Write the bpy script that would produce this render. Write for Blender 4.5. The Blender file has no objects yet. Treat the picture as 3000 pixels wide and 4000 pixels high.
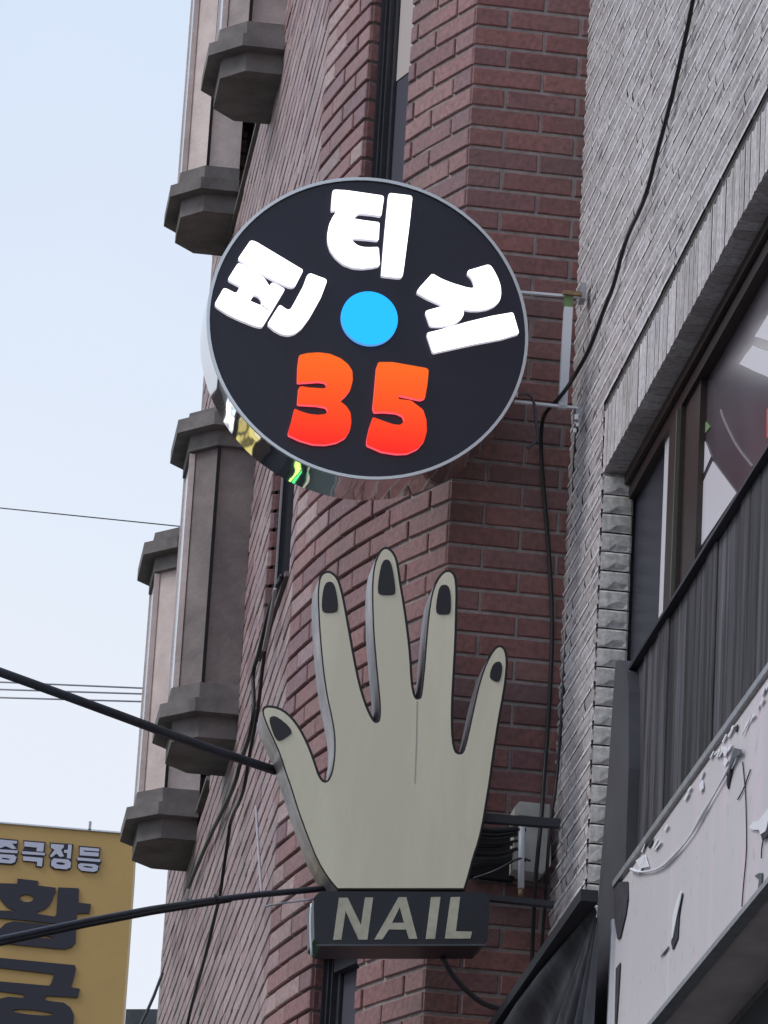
import bpy, math, random
from mathutils import Vector, Matrix
random.seed(7)
sc = bpy.context.scene

# ---------------------------------------------------------------- camera
F, TH, RO, EYE = 19000.0, math.radians(20.0), 0.058, 1.6
cd = bpy.data.cameras.new('camera'); cam = bpy.data.objects.new('camera', cd)
sc.collection.objects.link(cam); sc.camera = cam
cd.sensor_fit = 'VERTICAL'; cd.sensor_height = 36; cd.lens = 36*F/4000
cd.clip_start = .1; cd.clip_end = 3000
_c, _s = math.cos(RO), math.sin(RO)
Xr = Vector((1, 0, 0)); Up = Vector((0, -math.sin(TH), math.cos(TH))); Fw = Vector((0, math.cos(TH), math.sin(TH)))
ua = Xr*_c + Up*_s; va = -Xr*_s + Up*_c
m3 = Matrix((ua, va, -Fw)).transposed()
cam.matrix_world = Matrix.Translation((0, 0, EYE)) @ m3.to_4x4()

# ---------------------------------------------------------------- light
SUN_EL, SUN_AZ = math.radians(50), math.radians(-108)       # azimuth from +Y towards +X: sun up over the left side of the street
w = bpy.data.worlds.new('World'); sc.world = w; w.use_nodes = True
nt = w.node_tree; nt.nodes.clear()
out = nt.nodes.new('ShaderNodeOutputWorld'); mix = nt.nodes.new('ShaderNodeMixShader'); mix.inputs[0].default_value = .86
b1 = nt.nodes.new('ShaderNodeBackground'); b2 = nt.nodes.new('ShaderNodeBackground')
sky = nt.nodes.new('ShaderNodeTexSky'); sky.sky_type = 'NISHITA'; sky.sun_disc = False
sky.sun_elevation = SUN_EL; sky.sun_rotation = SUN_AZ; sky.air_density = 1.0; sky.dust_density = 2.0
b1.inputs[1].default_value = .10
nt.links.new(sky.outputs[0], b1.inputs[0])
tc = nt.nodes.new('ShaderNodeTexCoord'); sx = nt.nodes.new('ShaderNodeSeparateXYZ')
nt.links.new(tc.outputs['Generated'], sx.inputs[0])
nz = nt.nodes.new('ShaderNodeTexNoise'); nz.inputs['Scale'].default_value = 3.2; nz.inputs['Detail'].default_value = 4
nt.links.new(tc.outputs['Generated'], nz.inputs[0])
ma = nt.nodes.new('ShaderNodeMath'); ma.operation = 'MULTIPLY_ADD'; ma.inputs[1].default_value = .35; ma.inputs[2].default_value = -.17
nt.links.new(nz.outputs[0], ma.inputs[0])
ad = nt.nodes.new('ShaderNodeMath'); ad.operation = 'ADD'
nt.links.new(sx.outputs[2], ad.inputs[0]); nt.links.new(ma.outputs[0], ad.inputs[1])
cr = nt.nodes.new('ShaderNodeValToRGB')
cr.color_ramp.elements[0].position = .0; cr.color_ramp.elements[0].color = (.90, .93, .99, 1)
cr.color_ramp.elements[1].position = 1.; cr.color_ramp.elements[1].color = (.42, .58, .92, 1)
e = cr.color_ramp.elements.new(.30); e.color = (.86, .91, 1.0, 1)
e = cr.color_ramp.elements.new(.47); e.color = (.72, .83, 1.0, 1)
nt.links.new(ad.outputs[0], cr.inputs[0]); nt.links.new(cr.outputs[0], b2.inputs[0]); b2.inputs[1].default_value = 1.06
nt.links.new(b1.outputs[0], mix.inputs[1]); nt.links.new(b2.outputs[0], mix.inputs[2]); nt.links.new(mix.outputs[0], out.inputs[0])
sd = bpy.data.lights.new('sun', 'SUN'); sd.energy = 1.5; sd.angle = math.radians(22); sd.color = (1, .95, .88)
so = bpy.data.objects.new('sun', sd); sc.collection.objects.link(so)
sdir = Vector((math.sin(SUN_AZ)*math.cos(SUN_EL), math.cos(SUN_AZ)*math.cos(SUN_EL), math.sin(SUN_EL)))
so.rotation_euler = sdir.to_track_quat('Z', 'Y').to_euler()
sc.view_settings.view_transform = 'Standard'; sc.view_settings.look = 'None'
sc.view_settings.exposure = 0; sc.view_settings.gamma = 1; sc.view_settings.use_curve_mapping = False

# ---------------------------------------------------------------- geometry of the place
def ray(px, py):
    u = px-1500; v = 2000-py
    a = u*_c-v*_s; b = u*_s+v*_c
    d = Vector((a, F*math.cos(TH)-b*math.sin(TH), F*math.sin(TH)+b*math.cos(TH)))
    return d/d.y
def proj(p):
    dx, dy, dz = p[0], p[1], p[2]-EYE
    z = dy*math.cos(TH)+dz*math.sin(TH)
    a = F*dx/z; b = F*(dz*math.cos(TH)-dy*math.sin(TH))/z
    return 1500+a*_c+b*_s, 2000-(-a*_s+b*_c)
def on_plane(px, py, p0, n):      # vertical plane
    r = ray(px, py); t = (p0[0]*n[0]+p0[1]*n[1])/(r.x*n[0]+r.y*n[1])
    return Vector((r.x*t, t, EYE+r.z*t))
def at_y(px, py, y):
    r = ray(px, py); return Vector((r.x*y, y, EYE+r.z*y))
a7 = math.radians(-7)
WF = Vector((math.sin(a7), math.cos(a7), 0))     # along the street, away
UF = Vector((math.cos(a7), -math.sin(a7), 0))    # square to the street, into the buildings on the right
ZZ = Vector((0, 0, 1))
G0 = Vector((.5390, 13.4429, 0))                 # foot of the corner between grey and red building
def onF(px, py, o=0.):                           # o: metres in front of the grey facade
    return on_plane(px, py, G0-UF*o, UF)
def fac(s, o, z): return G0 - WF*s - UF*o + ZZ*z # s: metres towards the camera along the grey facade
def facso(p):
    d = p-G0; return -(d.x*WF.x+d.y*WF.y), -(d.x*UF.x+d.y*UF.y)

# ---------------------------------------------------------------- materials
def mat(name, col, rough=.8, metal=0, spec=.5, noise=0, nscale=20, bump=0, bscale=60, col2=None, emit=None, estr=0, coat=0):
    m = bpy.data.materials.new(name); m.use_nodes = True
    n = m.node_tree; p = n.nodes['Principled BSDF']
    p.inputs['Base Color'].default_value = (*col, 1); p.inputs['Roughness'].default_value = rough
    p.inputs['Metallic'].default_value = metal; p.inputs['Specular IOR Level'].default_value = spec
    if coat: p.inputs['Coat Weight'].default_value = coat; p.inputs['Coat Roughness'].default_value = .08
    if noise:
        t = n.nodes.new('ShaderNodeTexCoord'); q = n.nodes.new('ShaderNodeTexNoise')
        q.inputs['Scale'].default_value = nscale; q.inputs['Detail'].default_value = 6; q.inputs['Roughness'].default_value = .65
        n.links.new(t.outputs['Object'], q.inputs[0])
        mx = n.nodes.new('ShaderNodeMix'); mx.data_type = 'RGBA'
        c2 = col2 or tuple(max(0, c*(1-noise)) for c in col)
        mx.inputs[6].default_value = (*col, 1); mx.inputs[7].default_value = (*c2, 1)
        mr = n.nodes.new('ShaderNodeMapRange'); mr.inputs[1].default_value = .35; mr.inputs[2].default_value = .68
        n.links.new(q.outputs[0], mr.inputs[0]); n.links.new(mr.outputs[0], mx.inputs[0])
        n.links.new(mx.outputs[2], p.inputs['Base Color'])
    if bump:
        t = n.nodes.new('ShaderNodeTexCoord'); q = n.nodes.new('ShaderNodeTexNoise')
        q.inputs['Scale'].default_value = bscale; q.inputs['Detail'].default_value = 5
        b = n.nodes.new('ShaderNodeBump'); b.inputs['Strength'].default_value = bump; b.inputs['Distance'].default_value = .01
        n.links.new(t.outputs['Object'], q.inputs[0]); n.links.new(q.outputs[0], b.inputs['Height']); n.links.new(b.outputs[0], p.inputs['Normal'])
    if emit:
        p.inputs['Emission Color'].default_value = (*emit, 1); p.inputs['Emission Strength'].default_value = estr
    return m

def brick_mat(name, ramp, rough, per_object, dirt=(.1, .09, .08), dirt_amt=.5):
    """colour per brick: object random for single bricks, point attribute 'tint' for the joined ones"""
    m = bpy.data.materials.new(name); m.use_nodes = True
    n = m.node_tree; p = n.nodes['Principled BSDF']; p.inputs['Roughness'].default_value = rough; p.inputs['Sheen Weight'].default_value = .22; p.inputs['Sheen Roughness'].default_value = .45; p.inputs['Sheen Tint'].default_value = (.95, .9, .95, 1)
    if per_object:
        r = n.nodes.new('ShaderNodeObjectInfo'); ro = r.outputs['Random']
    else:
        r = n.nodes.new('ShaderNodeAttribute'); r.attribute_name = 'tint'; ro = r.outputs['Fac']
    c = n.nodes.new('ShaderNodeValToRGB')
    els = c.color_ramp.elements
    els[0].position = 0; els[0].color = (*ramp[0], 1); els[1].position = 1; els[1].color = (*ramp[-1], 1)
    for i, q in enumerate(ramp[1:-1]):
        e = els.new((i+1)/(len(ramp)-1)); e.color = (*q, 1)
    n.links.new(ro, c.inputs[0])
    g = n.nodes.new('ShaderNodeNewGeometry')
    q1 = n.nodes.new('ShaderNodeTexNoise'); q1.inputs['Scale'].default_value = 60; q1.inputs['Detail'].default_value = 6
    q2 = n.nodes.new('ShaderNodeTexNoise'); q2.inputs['Scale'].default_value = 2.6; q2.inputs['Detail'].default_value = 5
    n.links.new(g.outputs['Position'], q1.inputs[0]); n.links.new(g.outputs['Position'], q2.inputs[0])
    m1 = n.nodes.new('ShaderNodeMix'); m1.data_type = 'RGBA'; m1.blend_type = 'MULTIPLY'; m1.inputs[0].default_value = .55
    r1 = n.nodes.new('ShaderNodeValToRGB'); r1.color_ramp.elements[0].position = .3; r1.color_ramp.elements[0].color = (.45, .45, .45, 1)
    r1.color_ramp.elements[1].position = .65; r1.color_ramp.elements[1].color = (1.2, 1.2, 1.2, 1)
    n.links.new(q1.outputs[0], r1.inputs[0]); n.links.new(c.outputs[0], m1.inputs[6]); n.links.new(r1.outputs[0], m1.inputs[7])
    m2 = n.nodes.new('ShaderNodeMix'); m2.data_type = 'RGBA'; m2.inputs[7].default_value = (*dirt, 1)
    mr = n.nodes.new('ShaderNodeMapRange'); mr.inputs[1].default_value = .45; mr.inputs[2].default_value = .75; mr.inputs[4].default_value = dirt_amt
    n.links.new(q2.outputs[0], mr.inputs[0]); n.links.new(mr.outputs[0], m2.inputs[0]); n.links.new(m1.outputs[2], m2.inputs[6])
    n.links.new(m2.outputs[2], p.inputs['Base Color'])
    b = n.nodes.new('ShaderNodeBump'); b.inputs['Strength'].default_value = .5; b.inputs['Distance'].default_value = .004
    n.links.new(q1.outputs[0], b.inputs['Height']); n.links.new(b.outputs[0], p.inputs['Normal'])
    return m
RED = [(.16, .062, .06), (.245, .092, .082), (.205, .078, .074), (.285, .115, .10), (.175, .076, .08), (.235, .105, .10)]
SKYLIT = [(.36, .225, .22), (.44, .29, .28), (.40, .26, .25), (.49, .35, .33), (.32, .20, .21), (.42, .30, .275)]  # same brick, paler: grazing sky light on the flank painted into the colour
LIP = [(.74, .72, .74), (.82, .80, .82)]
MAU = [(.235, .11, .108), (.31, .15, .142), (.27, .13, .128), (.35, .18, .165), (.225, .115, .125), (.29, .155, .15)]  # curved wall tone, with part of that sky light painted in
GRY = [(.44, .405, .41), (.55, .515, .53), (.49, .45, .45), (.64, .605, .62), (.42, .38, .375), (.57, .545, .56)]
M = {
 'red1': brick_mat('red_brick_single', RED, .55, True), 'redn': brick_mat('red_brick_joined', RED, .55, False),
 'skl1': brick_mat('skylit_brick_single', SKYLIT, .6, True), 'skln': brick_mat('skylit_brick_joined', SKYLIT, .6, False),
 'mau1': brick_mat('mauve_brick_single', MAU, .6, True), 'maun': brick_mat('mauve_brick_joined', MAU, .6, False),
 'gry1': brick_mat('grey_split_brick_single', GRY, .9, True, (.2, .18, .15), .45), 'gryn': brick_mat('grey_split_brick_joined', GRY, .9, False, (.2, .18, .15), .45),
 'lip1': brick_mat('pale_brick_margin_single', LIP, .8, True, (.4, .36, .3), .3), 'lipn': brick_mat('pale_brick_margin_joined', LIP, .8, False, (.4, .36, .3), .3),
 'quo': brick_mat('pale_quoin_brick', [(.60, .58, .56), (.68, .66, .64), (.64, .61, .57), (.70, .69, .68)], .85, True, (.35, .30, .2), .3),
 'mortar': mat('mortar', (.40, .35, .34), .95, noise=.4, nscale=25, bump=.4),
 'mortard': mat('shaded_mortar', (.13, .105, .105), .95, noise=.4, nscale=25),  # shade of the deep joints painted in as darker mortar
 'gmortar': mat('grey_mortar', (.20, .19, .19), .95, noise=.4, nscale=25),
 'conc': mat('weathered_concrete', (.225, .205, .20), .9, noise=.45, nscale=7, bump=.15, bscale=50),
 'body_a': mat('shaded_render', (.27, .225, .215), .85, noise=.5, nscale=5, col2=(.14, .12, .12), bump=.2),  # bay render with the shade on this shaft painted in
 'body_b': mat('pale_pink_render', (.80, .67, .63), .85, noise=.3, nscale=5, bump=.2),  # the same render, sunlight painted in as a paler tone
 'body_c': mat('grey_pink_render', (.50, .425, .41), .85, noise=.4, nscale=5, bump=.2),  # the same render, part-lit tone painted in between the two
 'dark': mat('dark_interior', (.012, .012, .015), .9),
 'frame': mat('dark_window_frame', (.045, .045, .055), .45, noise=.3, nscale=30),
 'glass': mat('dark_window_glass', (.10, .10, .125), .12, spec=.8),
 'palegl': mat('pale_bay_glass', (.55, .62, .68), .15, spec=.8),
 'blind': mat('beige_blind', (.50, .44, .42), .9),
 'yblind': mat('yellow_curtain', (.42, .32, .16), .9),
 'chrome': mat('polished_steel', (.66, .66, .67), .05, metal=1, noise=.1, nscale=6),
 'lip': mat('brushed_edge', (.62, .64, .66), .3, metal=.9),
 'black': mat('black_acrylic', (.015, .015, .032), .34, spec=.45, noise=.2, nscale=40),
 'white_led': mat('lit_white_acrylic', (.8, .8, .8), .4, emit=(1, .99, 1), estr=1.9),
 'white_side': mat('lit_letter_side', (.6, .6, .65), .4, emit=(.85, .83, .95), estr=.55),
 'blue_led': mat('lit_blue_acrylic', (.02, .3, .7), .4, emit=(.0, .43, 1.0), estr=1.0),
 'blue_side': mat('lit_blue_side', (.1, .3, .7), .4, emit=(.15, .45, 1.0), estr=.7),
 'red_side': mat('lit_red_side', (.8, .1, .12), .4, emit=(1, .12, .17), estr=.9),
 'cream': mat('cream_acrylic', (.74, .70, .54), .45, noise=.14, nscale=5, col2=(.66, .625, .48)),
 'outl': mat('dark_outline', (.018, .014, .018), .5),
 'return': mat('metal_return', (.46, .42, .43), .38, metal=.5, noise=.6, nscale=9),
 'nailp': mat('black_nail', (.012, .011, .016), .4),
 'navy': mat('navy_acrylic', (.014, .017, .026), .4, noise=.3, nscale=12),
 'textc': mat('cream_lettering', (.62, .59, .45), .5, noise=.3, nscale=18),
 'steelw': mat('white_painted_steel', (.72, .74, .78), .4),
 'steelg': mat('galvanised_steel', (.45, .46, .48), .45, metal=.6, noise=.3, nscale=30),
 'moss': mat('green_stained_paint', (.18, .28, .12), .8),
 'rust': mat('rusty_bar', (.35, .22, .12), .8, noise=.5, nscale=50),
 'bar': mat('dark_bar', (.02, .022, .03), .5),
 'cable': mat('black_cable', (.012, .011, .013), .5),
 'cableg': mat('grey_sheathed_cable', (.045, .05, .065), .4, noise=.4, nscale=30),
 'cablew': mat('pale_cable', (.35, .33, .36), .5),
 'ochre': mat('ochre_sign_face', (.50, .315, .105), .6, noise=.1, nscale=3),
 'ink': mat('navy_print', (.017, .016, .03), .6),
 'sgrey': mat('pale_print', (.50, .50, .60), .6),
 'panel': mat('pale_banner_sheet', (.70, .645, .68), .45, noise=.2, nscale=4, col2=(.64, .58, .62)),
 'flap': mat('white_torn_vinyl', (.82, .83, .87), .4),
 'pink': mat('faded_pink_print', (.74, .62, .69), .5),
 'hole': mat('tear_shadow', (.055, .05, .065), .9, noise=.5, nscale=40),
 'under': mat('brown_soffit_sheet', (.72, .64, .61), .75, noise=.25, nscale=6),
 'poster': mat('purple_grey_window_film', (.085, .066, .080), .2, spec=.5, noise=.3, nscale=3, col2=(.12, .105, .13)),
 'pwhite': mat('white_window_letter', (.68, .67, .72), .4),
 'pred': mat('red_window_letter', (.7, .08, .07), .4),
 'brownf': mat('brown_window_frame', (.035, .024, .02), .5, noise=.4, nscale=20),
 'greenf': mat('greenish_gasket', (.09, .10, .075), .5),
 'box': mat('pale_grey_plastic', (.55, .55, .52), .55, noise=.2, nscale=14),
 'asph': mat('pale_paving', (.15, .145, .14), .9, noise=.3, nscale=8),
 'post': mat('slate_painted_post', (.075, .075, .09), .5, noise=.35, nscale=6),
 'zinc': mat('weathered_sheet', (.10, .11, .125), .55, noise=.4, nscale=10),
}
def streak(name, c1, c2, rough, sx, sz, vec='Object'):
    m = bpy.data.materials.new(name); m.use_nodes = True
    n = m.node_tree; p = n.nodes['Principled BSDF']; p.inputs['Roughness'].default_value = rough
    g = n.nodes.new('ShaderNodeNewGeometry'); mp = n.nodes.new('ShaderNodeMapping')
    mp.inputs['Scale'].default_value = (sx, sx, sz)
    q = n.nodes.new('ShaderNodeTexNoise'); q.inputs['Scale'].default_value = 1; q.inputs['Detail'].default_value = 7; q.inputs['Roughness'].default_value = .7
    n.links.new(g.outputs['Position'], mp.inputs[0]); n.links.new(mp.outputs[0], q.inputs[0])
    c = n.nodes.new('ShaderNodeValToRGB'); c.color_ramp.elements[0].position = .43; c.color_ramp.elements[1].position = .72
    c.color_ramp.elements[0].color = (*c1, 1); c.color_ramp.elements[1].color = (*c2, 1)
    n.links.new(q.outputs[0], c.inputs[0]); n.links.new(c.outputs[0], p.inputs['Base Color'])
    return m
M['clad'] = streak('rain_streaked_dark_board', (.010, .009, .011), (.12, .112, .135), .65, 22, .95)
m = bpy.data.materials.new('pale_sheet_with_faded_pink'); m.use_nodes = True; n = m.node_tree; p = n.nodes['Principled BSDF']; p.inputs['Roughness'].default_value = .45
g = n.nodes.new('ShaderNodeNewGeometry'); base = None
for (scl, lo, hi, colr, amt) in (((2.2, 2.2, .8), .50, .75, (.60, .555, .57), .8), ((9, 9, 1.1), .52, .68, (.76, .61, .69), .55), ((22, 22, 1.2), .62, .80, (.86, .85, .88), .6), ((30, 30, 26), .62, .72, (.36, .33, .34), .45)):
    mp = n.nodes.new('ShaderNodeMapping'); mp.inputs['Scale'].default_value = scl; q = n.nodes.new('ShaderNodeTexNoise'); q.inputs['Scale'].default_value = 1; q.inputs['Detail'].default_value = 6
    n.links.new(g.outputs['Position'], mp.inputs[0]); n.links.new(mp.outputs[0], q.inputs[0])
    r = n.nodes.new('ShaderNodeMapRange'); r.inputs[1].default_value = lo; r.inputs[2].default_value = hi; r.inputs[4].default_value = amt; n.links.new(q.outputs[0], r.inputs[0])
    x = n.nodes.new('ShaderNodeMix'); x.data_type = 'RGBA'; x.inputs[7].default_value = (*colr, 1); n.links.new(r.outputs[0], x.inputs[0])
    if base: n.links.new(base.outputs[2], x.inputs[6])
    else: x.inputs[6].default_value = (.62, .585, .61, 1)
    base = x
n.links.new(base.outputs[2], p.inputs['Base Color']); M['panel'] = m
M['cream'] = streak('weathered_cream_acrylic', (.74, .69, .53), (.86, .81, .62), .45, 5, 1.1)
n = M['clad'].node_tree; p = n.nodes['Principled BSDF']; lk = p.inputs['Base Color'].links[0].from_socket
oi = n.nodes.new('ShaderNodeObjectInfo'); r = n.nodes.new('ShaderNodeMapRange'); r.inputs[3].default_value = .55; r.inputs[4].default_value = 1.75
hs_ = n.nodes.new('ShaderNodeHueSaturation'); n.links.new(oi.outputs['Random'], r.inputs[0]); n.links.new(r.outputs[0], hs_.inputs['Value']); n.links.new(lk, hs_.inputs['Color']); n.links.new(hs_.outputs[0], p.inputs['Base Color'])
M['awn'] = streak('dusty_black_canvas', (.014, .015, .022), (.06, .062, .08), .75, 6, 1.5)
# lit digit acrylic: orange at the top running to red at the foot
m = bpy.data.materials.new('lit_orange_red_acrylic'); m.use_nodes = True; n = m.node_tree; p = n.nodes['Principled BSDF']
p.inputs['Base Color'].default_value = (.03, .006, .006, 1); p.inputs['Specular IOR Level'].default_value = .15; p.inputs['Roughness'].default_value = .6
g = n.nodes.new('ShaderNodeTexCoord'); s_ = n.nodes.new('ShaderNodeSeparateXYZ'); mr = n.nodes.new('ShaderNodeMapRange')
mr.inputs[1].default_value = -.44; mr.inputs[2].default_value = -.07
c = n.nodes.new('ShaderNodeValToRGB'); c.color_ramp.elements[0].color = (1, .015, .017, 1); c.color_ramp.elements[1].color = (1, .155, .016, 1)
c.color_ramp.elements[0].position = .12; c.color_ramp.elements[1].position = .9
n.links.new(g.outputs['Object'], s_.inputs[0]); n.links.new(s_.outputs[2], mr.inputs[0]); n.links.new(mr.outputs[0], c.inputs[0])
n.links.new(c.outputs[0], p.inputs['Emission Color']); p.inputs['Emission Strength'].default_value = 1.0
M['digit'] = m

# ---------------------------------------------------------------- helpers
COL = sc.collection
def org(parent):
    v = Vector((0, 0, 0))
    while parent is not None:
        v = v + parent.location; parent = parent.parent
    return v
def mk(name, verts, faces, m, parent=None, at=None, smooth=False):
    """one mesh object from world-space vertices"""
    po = org(parent); at = Vector(at) if at is not None else po
    me = bpy.data.meshes.new(name); me.from_pydata([tuple(Vector(v)-at) for v in verts], [], faces); me.update()
    me.materials.append(m)
    if smooth:
        for f in me.polygons: f.use_smooth = True
    o = bpy.data.objects.new(name, me); COL.objects.link(o); o.location = at-po; o.parent = parent
    return o
def thing(name, label, cat, loc, group=None):
    o = bpy.data.objects.new(name, None); COL.objects.link(o); o.location = loc; o.empty_display_size = .1
    o['label'] = label; o['category'] = cat
    if group: o['group'] = group
    return o
def tag(o, label, cat, group=None, kind=None):
    if label: o['label'] = label
    if cat: o['category'] = cat
    if group: o['group'] = group
    if kind: o['kind'] = kind
    return o
class MB:
    def __init__(s): s.v = []; s.f = []
    def add(s, vs, fs):
        k = len(s.v); s.v += [Vector(v) for v in vs]; s.f += [tuple(i+k for i in f) for f in fs]
    def box(s, o, a, b, c):      # origin and three edge vectors
        o, a, b, c = map(Vector, (o, a, b, c))
        s.add([o, o+a, o+a+b, o+b, o+c, o+a+c, o+a+b+c, o+b+c],
              [(0, 3, 2, 1), (4, 5, 6, 7), (0, 1, 5, 4), (1, 2, 6, 5), (2, 3, 7, 6), (3, 0, 4, 7)])
    def build(s, name, m, parent=None, at=None, smooth=False): return mk(name, s.v, s.f, m, parent, at, smooth)
def tri2(poly2, holes=()):
    from mathutils.geometry import tessellate_polygon
    rings = [[Vector((x, y, 0)) for x, y in poly2]]+[[Vector((x, y, 0)) for x, y in h] for h in holes]
    return rings, tessellate_polygon(rings)
def plate(name, pts, back, m, parent=None, holes=(), side=None, at=None, frame=None):
    """a flat plate from a 3D outline (all in one plane), given thickness vector 'back'. returns object"""
    rings = [pts]+list(holes); allp = [p for r in rings for p in r]
    o = allp[0]; x = (allp[1]-o).normalized(); nrm = back.normalized(); x = (x-nrm*x.dot(nrm)).normalized(); y = nrm.cross(x)
    from mathutils.geometry import tessellate_polygon
    t = tessellate_polygon([[Vector(((p-o).dot(x), (p-o).dot(y), 0)) for p in r] for r in rings])
    n = len(allp); V = allp+[p+back for p in allp]; Fc = []
    for a, b, c in t:
        nn = (allp[b]-allp[a]).cross(allp[c]-allp[a])
        if nn.dot(back) > 0: a, b, c = a, c, b
        Fc.append((a, b, c)); Fc.append((a+n, c+n, b+n))
    nf = len(Fc); k = 0
    for r in rings:
        for i in range(len(r)):
            j = (i+1) % len(r); Fc.append((k+i, k+j, k+j+n, k+i+n))
        k += len(r)
    ob = mk(name, V, Fc, m, parent, at)
    import bmesh
    bm = bmesh.new(); bm.from_mesh(ob.data); bmesh.ops.recalc_face_normals(bm, faces=bm.faces)
    bm.to_mesh(ob.data); bm.free()
    if side:
        ob.data.materials.append(side)
        for f in ob.data.polygons:
            if abs(f.normal.dot(nrm)) < .5: f.material_index = 1
    return ob
def smooth_closed(P, it=1):
    for _ in range(it):
        Q = []
        for i in range(len(P)):
            a = P[i]; b = P[(i+1) % len(P)]
            Q += [(a[0]*.75+b[0]*.25, a[1]*.75+b[1]*.25), (a[0]*.25+b[0]*.75, a[1]*.25+b[1]*.75)]
        P = Q
    return P
def soften(P, r=6):
    """cut every corner by at most r pixels"""
    Q = []
    n = len(P)
    for i in range(n):
        p = P[i]
        for q in (P[i-1], P[(i+1) % n]):
            L = math.hypot(q[0]-p[0], q[1]-p[1]); t = min(r/L, .3) if L > 0 else 0
            Q.append((p[0]+(q[0]-p[0])*t, p[1]+(q[1]-p[1])*t))
    return Q
def tube_mesh(pts, r, seg=8, smooth_it=2):
    P = [Vector(p) for p in pts]
    for _ in range(smooth_it):
        if len(P) < 3: break
        Q = [P[0]]
        for a, b in zip(P, P[1:]): Q += [a.lerp(b, .25), a.lerp(b, .75)]
        Q.append(P[-1]); P = Q
    V = []; Fc = []
    for i, p in enumerate(P):
        t = (P[min(i+1, len(P)-1)]-P[max(i-1, 0)]).normalized()
        x = t.cross(Vector((.3, .2, .93))).normalized(); y = t.cross(x)
        rr = r(i/(len(P)-1)) if callable(r) else r
        for k in range(seg):
            a = 2*math.pi*k/seg; V.append(p+x*rr*math.cos(a)+y*rr*math.sin(a))
    for i in range(len(P)-1):
        for k in range(seg):
            k2 = (k+1) % seg; Fc.append((i*seg+k, i*seg+k2, (i+1)*seg+k2, (i+1)*seg+k))
    Fc.append(tuple(range(seg))[::-1]); Fc.append(tuple((len(P)-1)*seg+k for k in range(seg)))
    return V, Fc
def tube(name, pts, r, m, parent=None, seg=8, it=2):
    V, Fc = tube_mesh(pts, r, seg, it); return mk(name, V, Fc, m, parent, smooth=True)

# ---------------------------------------------------------------- ground
g = mk('ground', [(-600, -600, 0), (600, -600, 0), (600, 900, 0), (-600, 900, 0)], [(0, 1, 2, 3)], M['asph']); g['kind'] = 'structure'

# screen areas hidden by the big signs (used only to pick which bricks show largest)
def hidden(px, py):
    if ((px-1437)/640)**2+((py-1290)/610)**2 < 1: return True
    if 1230 < px < 1900 and 2780 < py < 3760: return True
    return not (0 <= px <= 3000 and 0 <= py <= 4000)
def brick_variants(kind, L, H, D, n):
    """brick meshes, origin at lower left front corner: x along, y inwards, z up"""
    res = []
    for k in range(n):
        rnd = random.Random(k*31+7)
        V = []; Fc = []
        if kind == 'smooth':
            c = .003
            j = lambda a: rnd.uniform(-a, a)
            V = [(0, c, 0), (L, c, 0), (L, c, H), (0, c, H), (c+j(.001), 0, c+j(.001)), (L-c+j(.001), 0, c+j(.001)), (L-c+j(.001), 0, H-c+j(.001)), (c+j(.001), 0, H-c+j(.001)),
                 (0, D, 0), (L, D, 0), (L, D, H), (0, D, H)]
            Fc = [(4, 5, 6, 7), (0, 1, 5, 4), (1, 2, 6, 5), (2, 3, 7, 6), (3, 0, 4, 7), (1, 0, 8, 9), (2, 1, 9, 10), (3, 2, 10, 11), (0, 3, 11, 8)]
        elif kind == 'quoin':      # smooth face with a broken scoop low down at the inner side
            nx = 5; zs = [0, .10, .34, .90, 1]; sx0 = rnd.uniform(.55, .8)
            for i in range(5):
                for jx in range(nx):
                    x = L*jx/(nx-1); z = H*zs[i]; y = -.003 if i in (1, 2, 3) and 0 < jx < nx-1 else (0 if i in (0, 4) else -.001)
                    if i == 1 and abs(x/L-sx0) < .3: y = .006
                    if i == 2 and abs(x/L-sx0) < .3: z += H*rnd.uniform(-.02, .14)
                    V.append((x, y, z))
            for i in range(4):
                for jx in range(nx-1):
                    a = i*nx+jx; Fc.append((a, a+1, a+nx+1, a+nx))
            k0 = len(V)
            V += [(0, 0, 0), (L, 0, 0), (L, 0, H), (0, 0, H), (0, D, 0), (L, D, 0), (L, D, H), (0, D, H)]
            Fc += [(k0+1, k0, k0+4, k0+5), (k0+2, k0+1, k0+5, k0+6), (k0+3, k0+2, k0+6, k0+7), (k0, k0+3, k0+7, k0+4)]
        else:
            nx = max(2, int(round(L/.06)))+1; nz_ = 5
            sc_ = rnd.uniform(.3, .9)*L
            for i in range(nz_):
                for jx in range(nx):
                    x = L*jx/(nx-1); z = H*[0, .17, .30, .66, 1][i]
                    edge = i in (0, nz_-1)
                    inner = 0 < jx < nx-1
                    y = -(.0055, .0068, -.0025, .0035, .0055)[i]
                    if i in (2, 3): y -= rnd.uniform(-.0022, .0022) if not inner else rnd.uniform(-.0038, .0034)
                    if i in (2, 3) and inner: z += rnd.uniform(-.006, .006)
                    if i in (0, 1): y -= rnd.uniform(-.0008, .0008)
                    if i == 1: z += rnd.uniform(-.001, .001)
                    if inner and not edge: x += rnd.uniform(-.008, .008)
                    if kind == 'soldier': y *= .3
                    V.append((x, y, z))
            for i in range(nz_-1):
                for jx in range(nx-1):
                    a = i*nx+jx; Fc.append((a, a+1, a+nx+1, a+nx))
            k0 = len(V)
            V += [(0, 0, 0), (L, 0, 0), (L, 0, H), (0, 0, H), (0, D, 0), (L, D, 0), (L, D, H), (0, D, H)]
            Fc += [(k0+1, k0, k0+4, k0+5), (k0+2, k0+1, k0+5, k0+6), (k0+3, k0+2, k0+6, k0+7), (k0, k0+3, k0+7, k0+4)]
        res.append((V, Fc))
    return res
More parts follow.
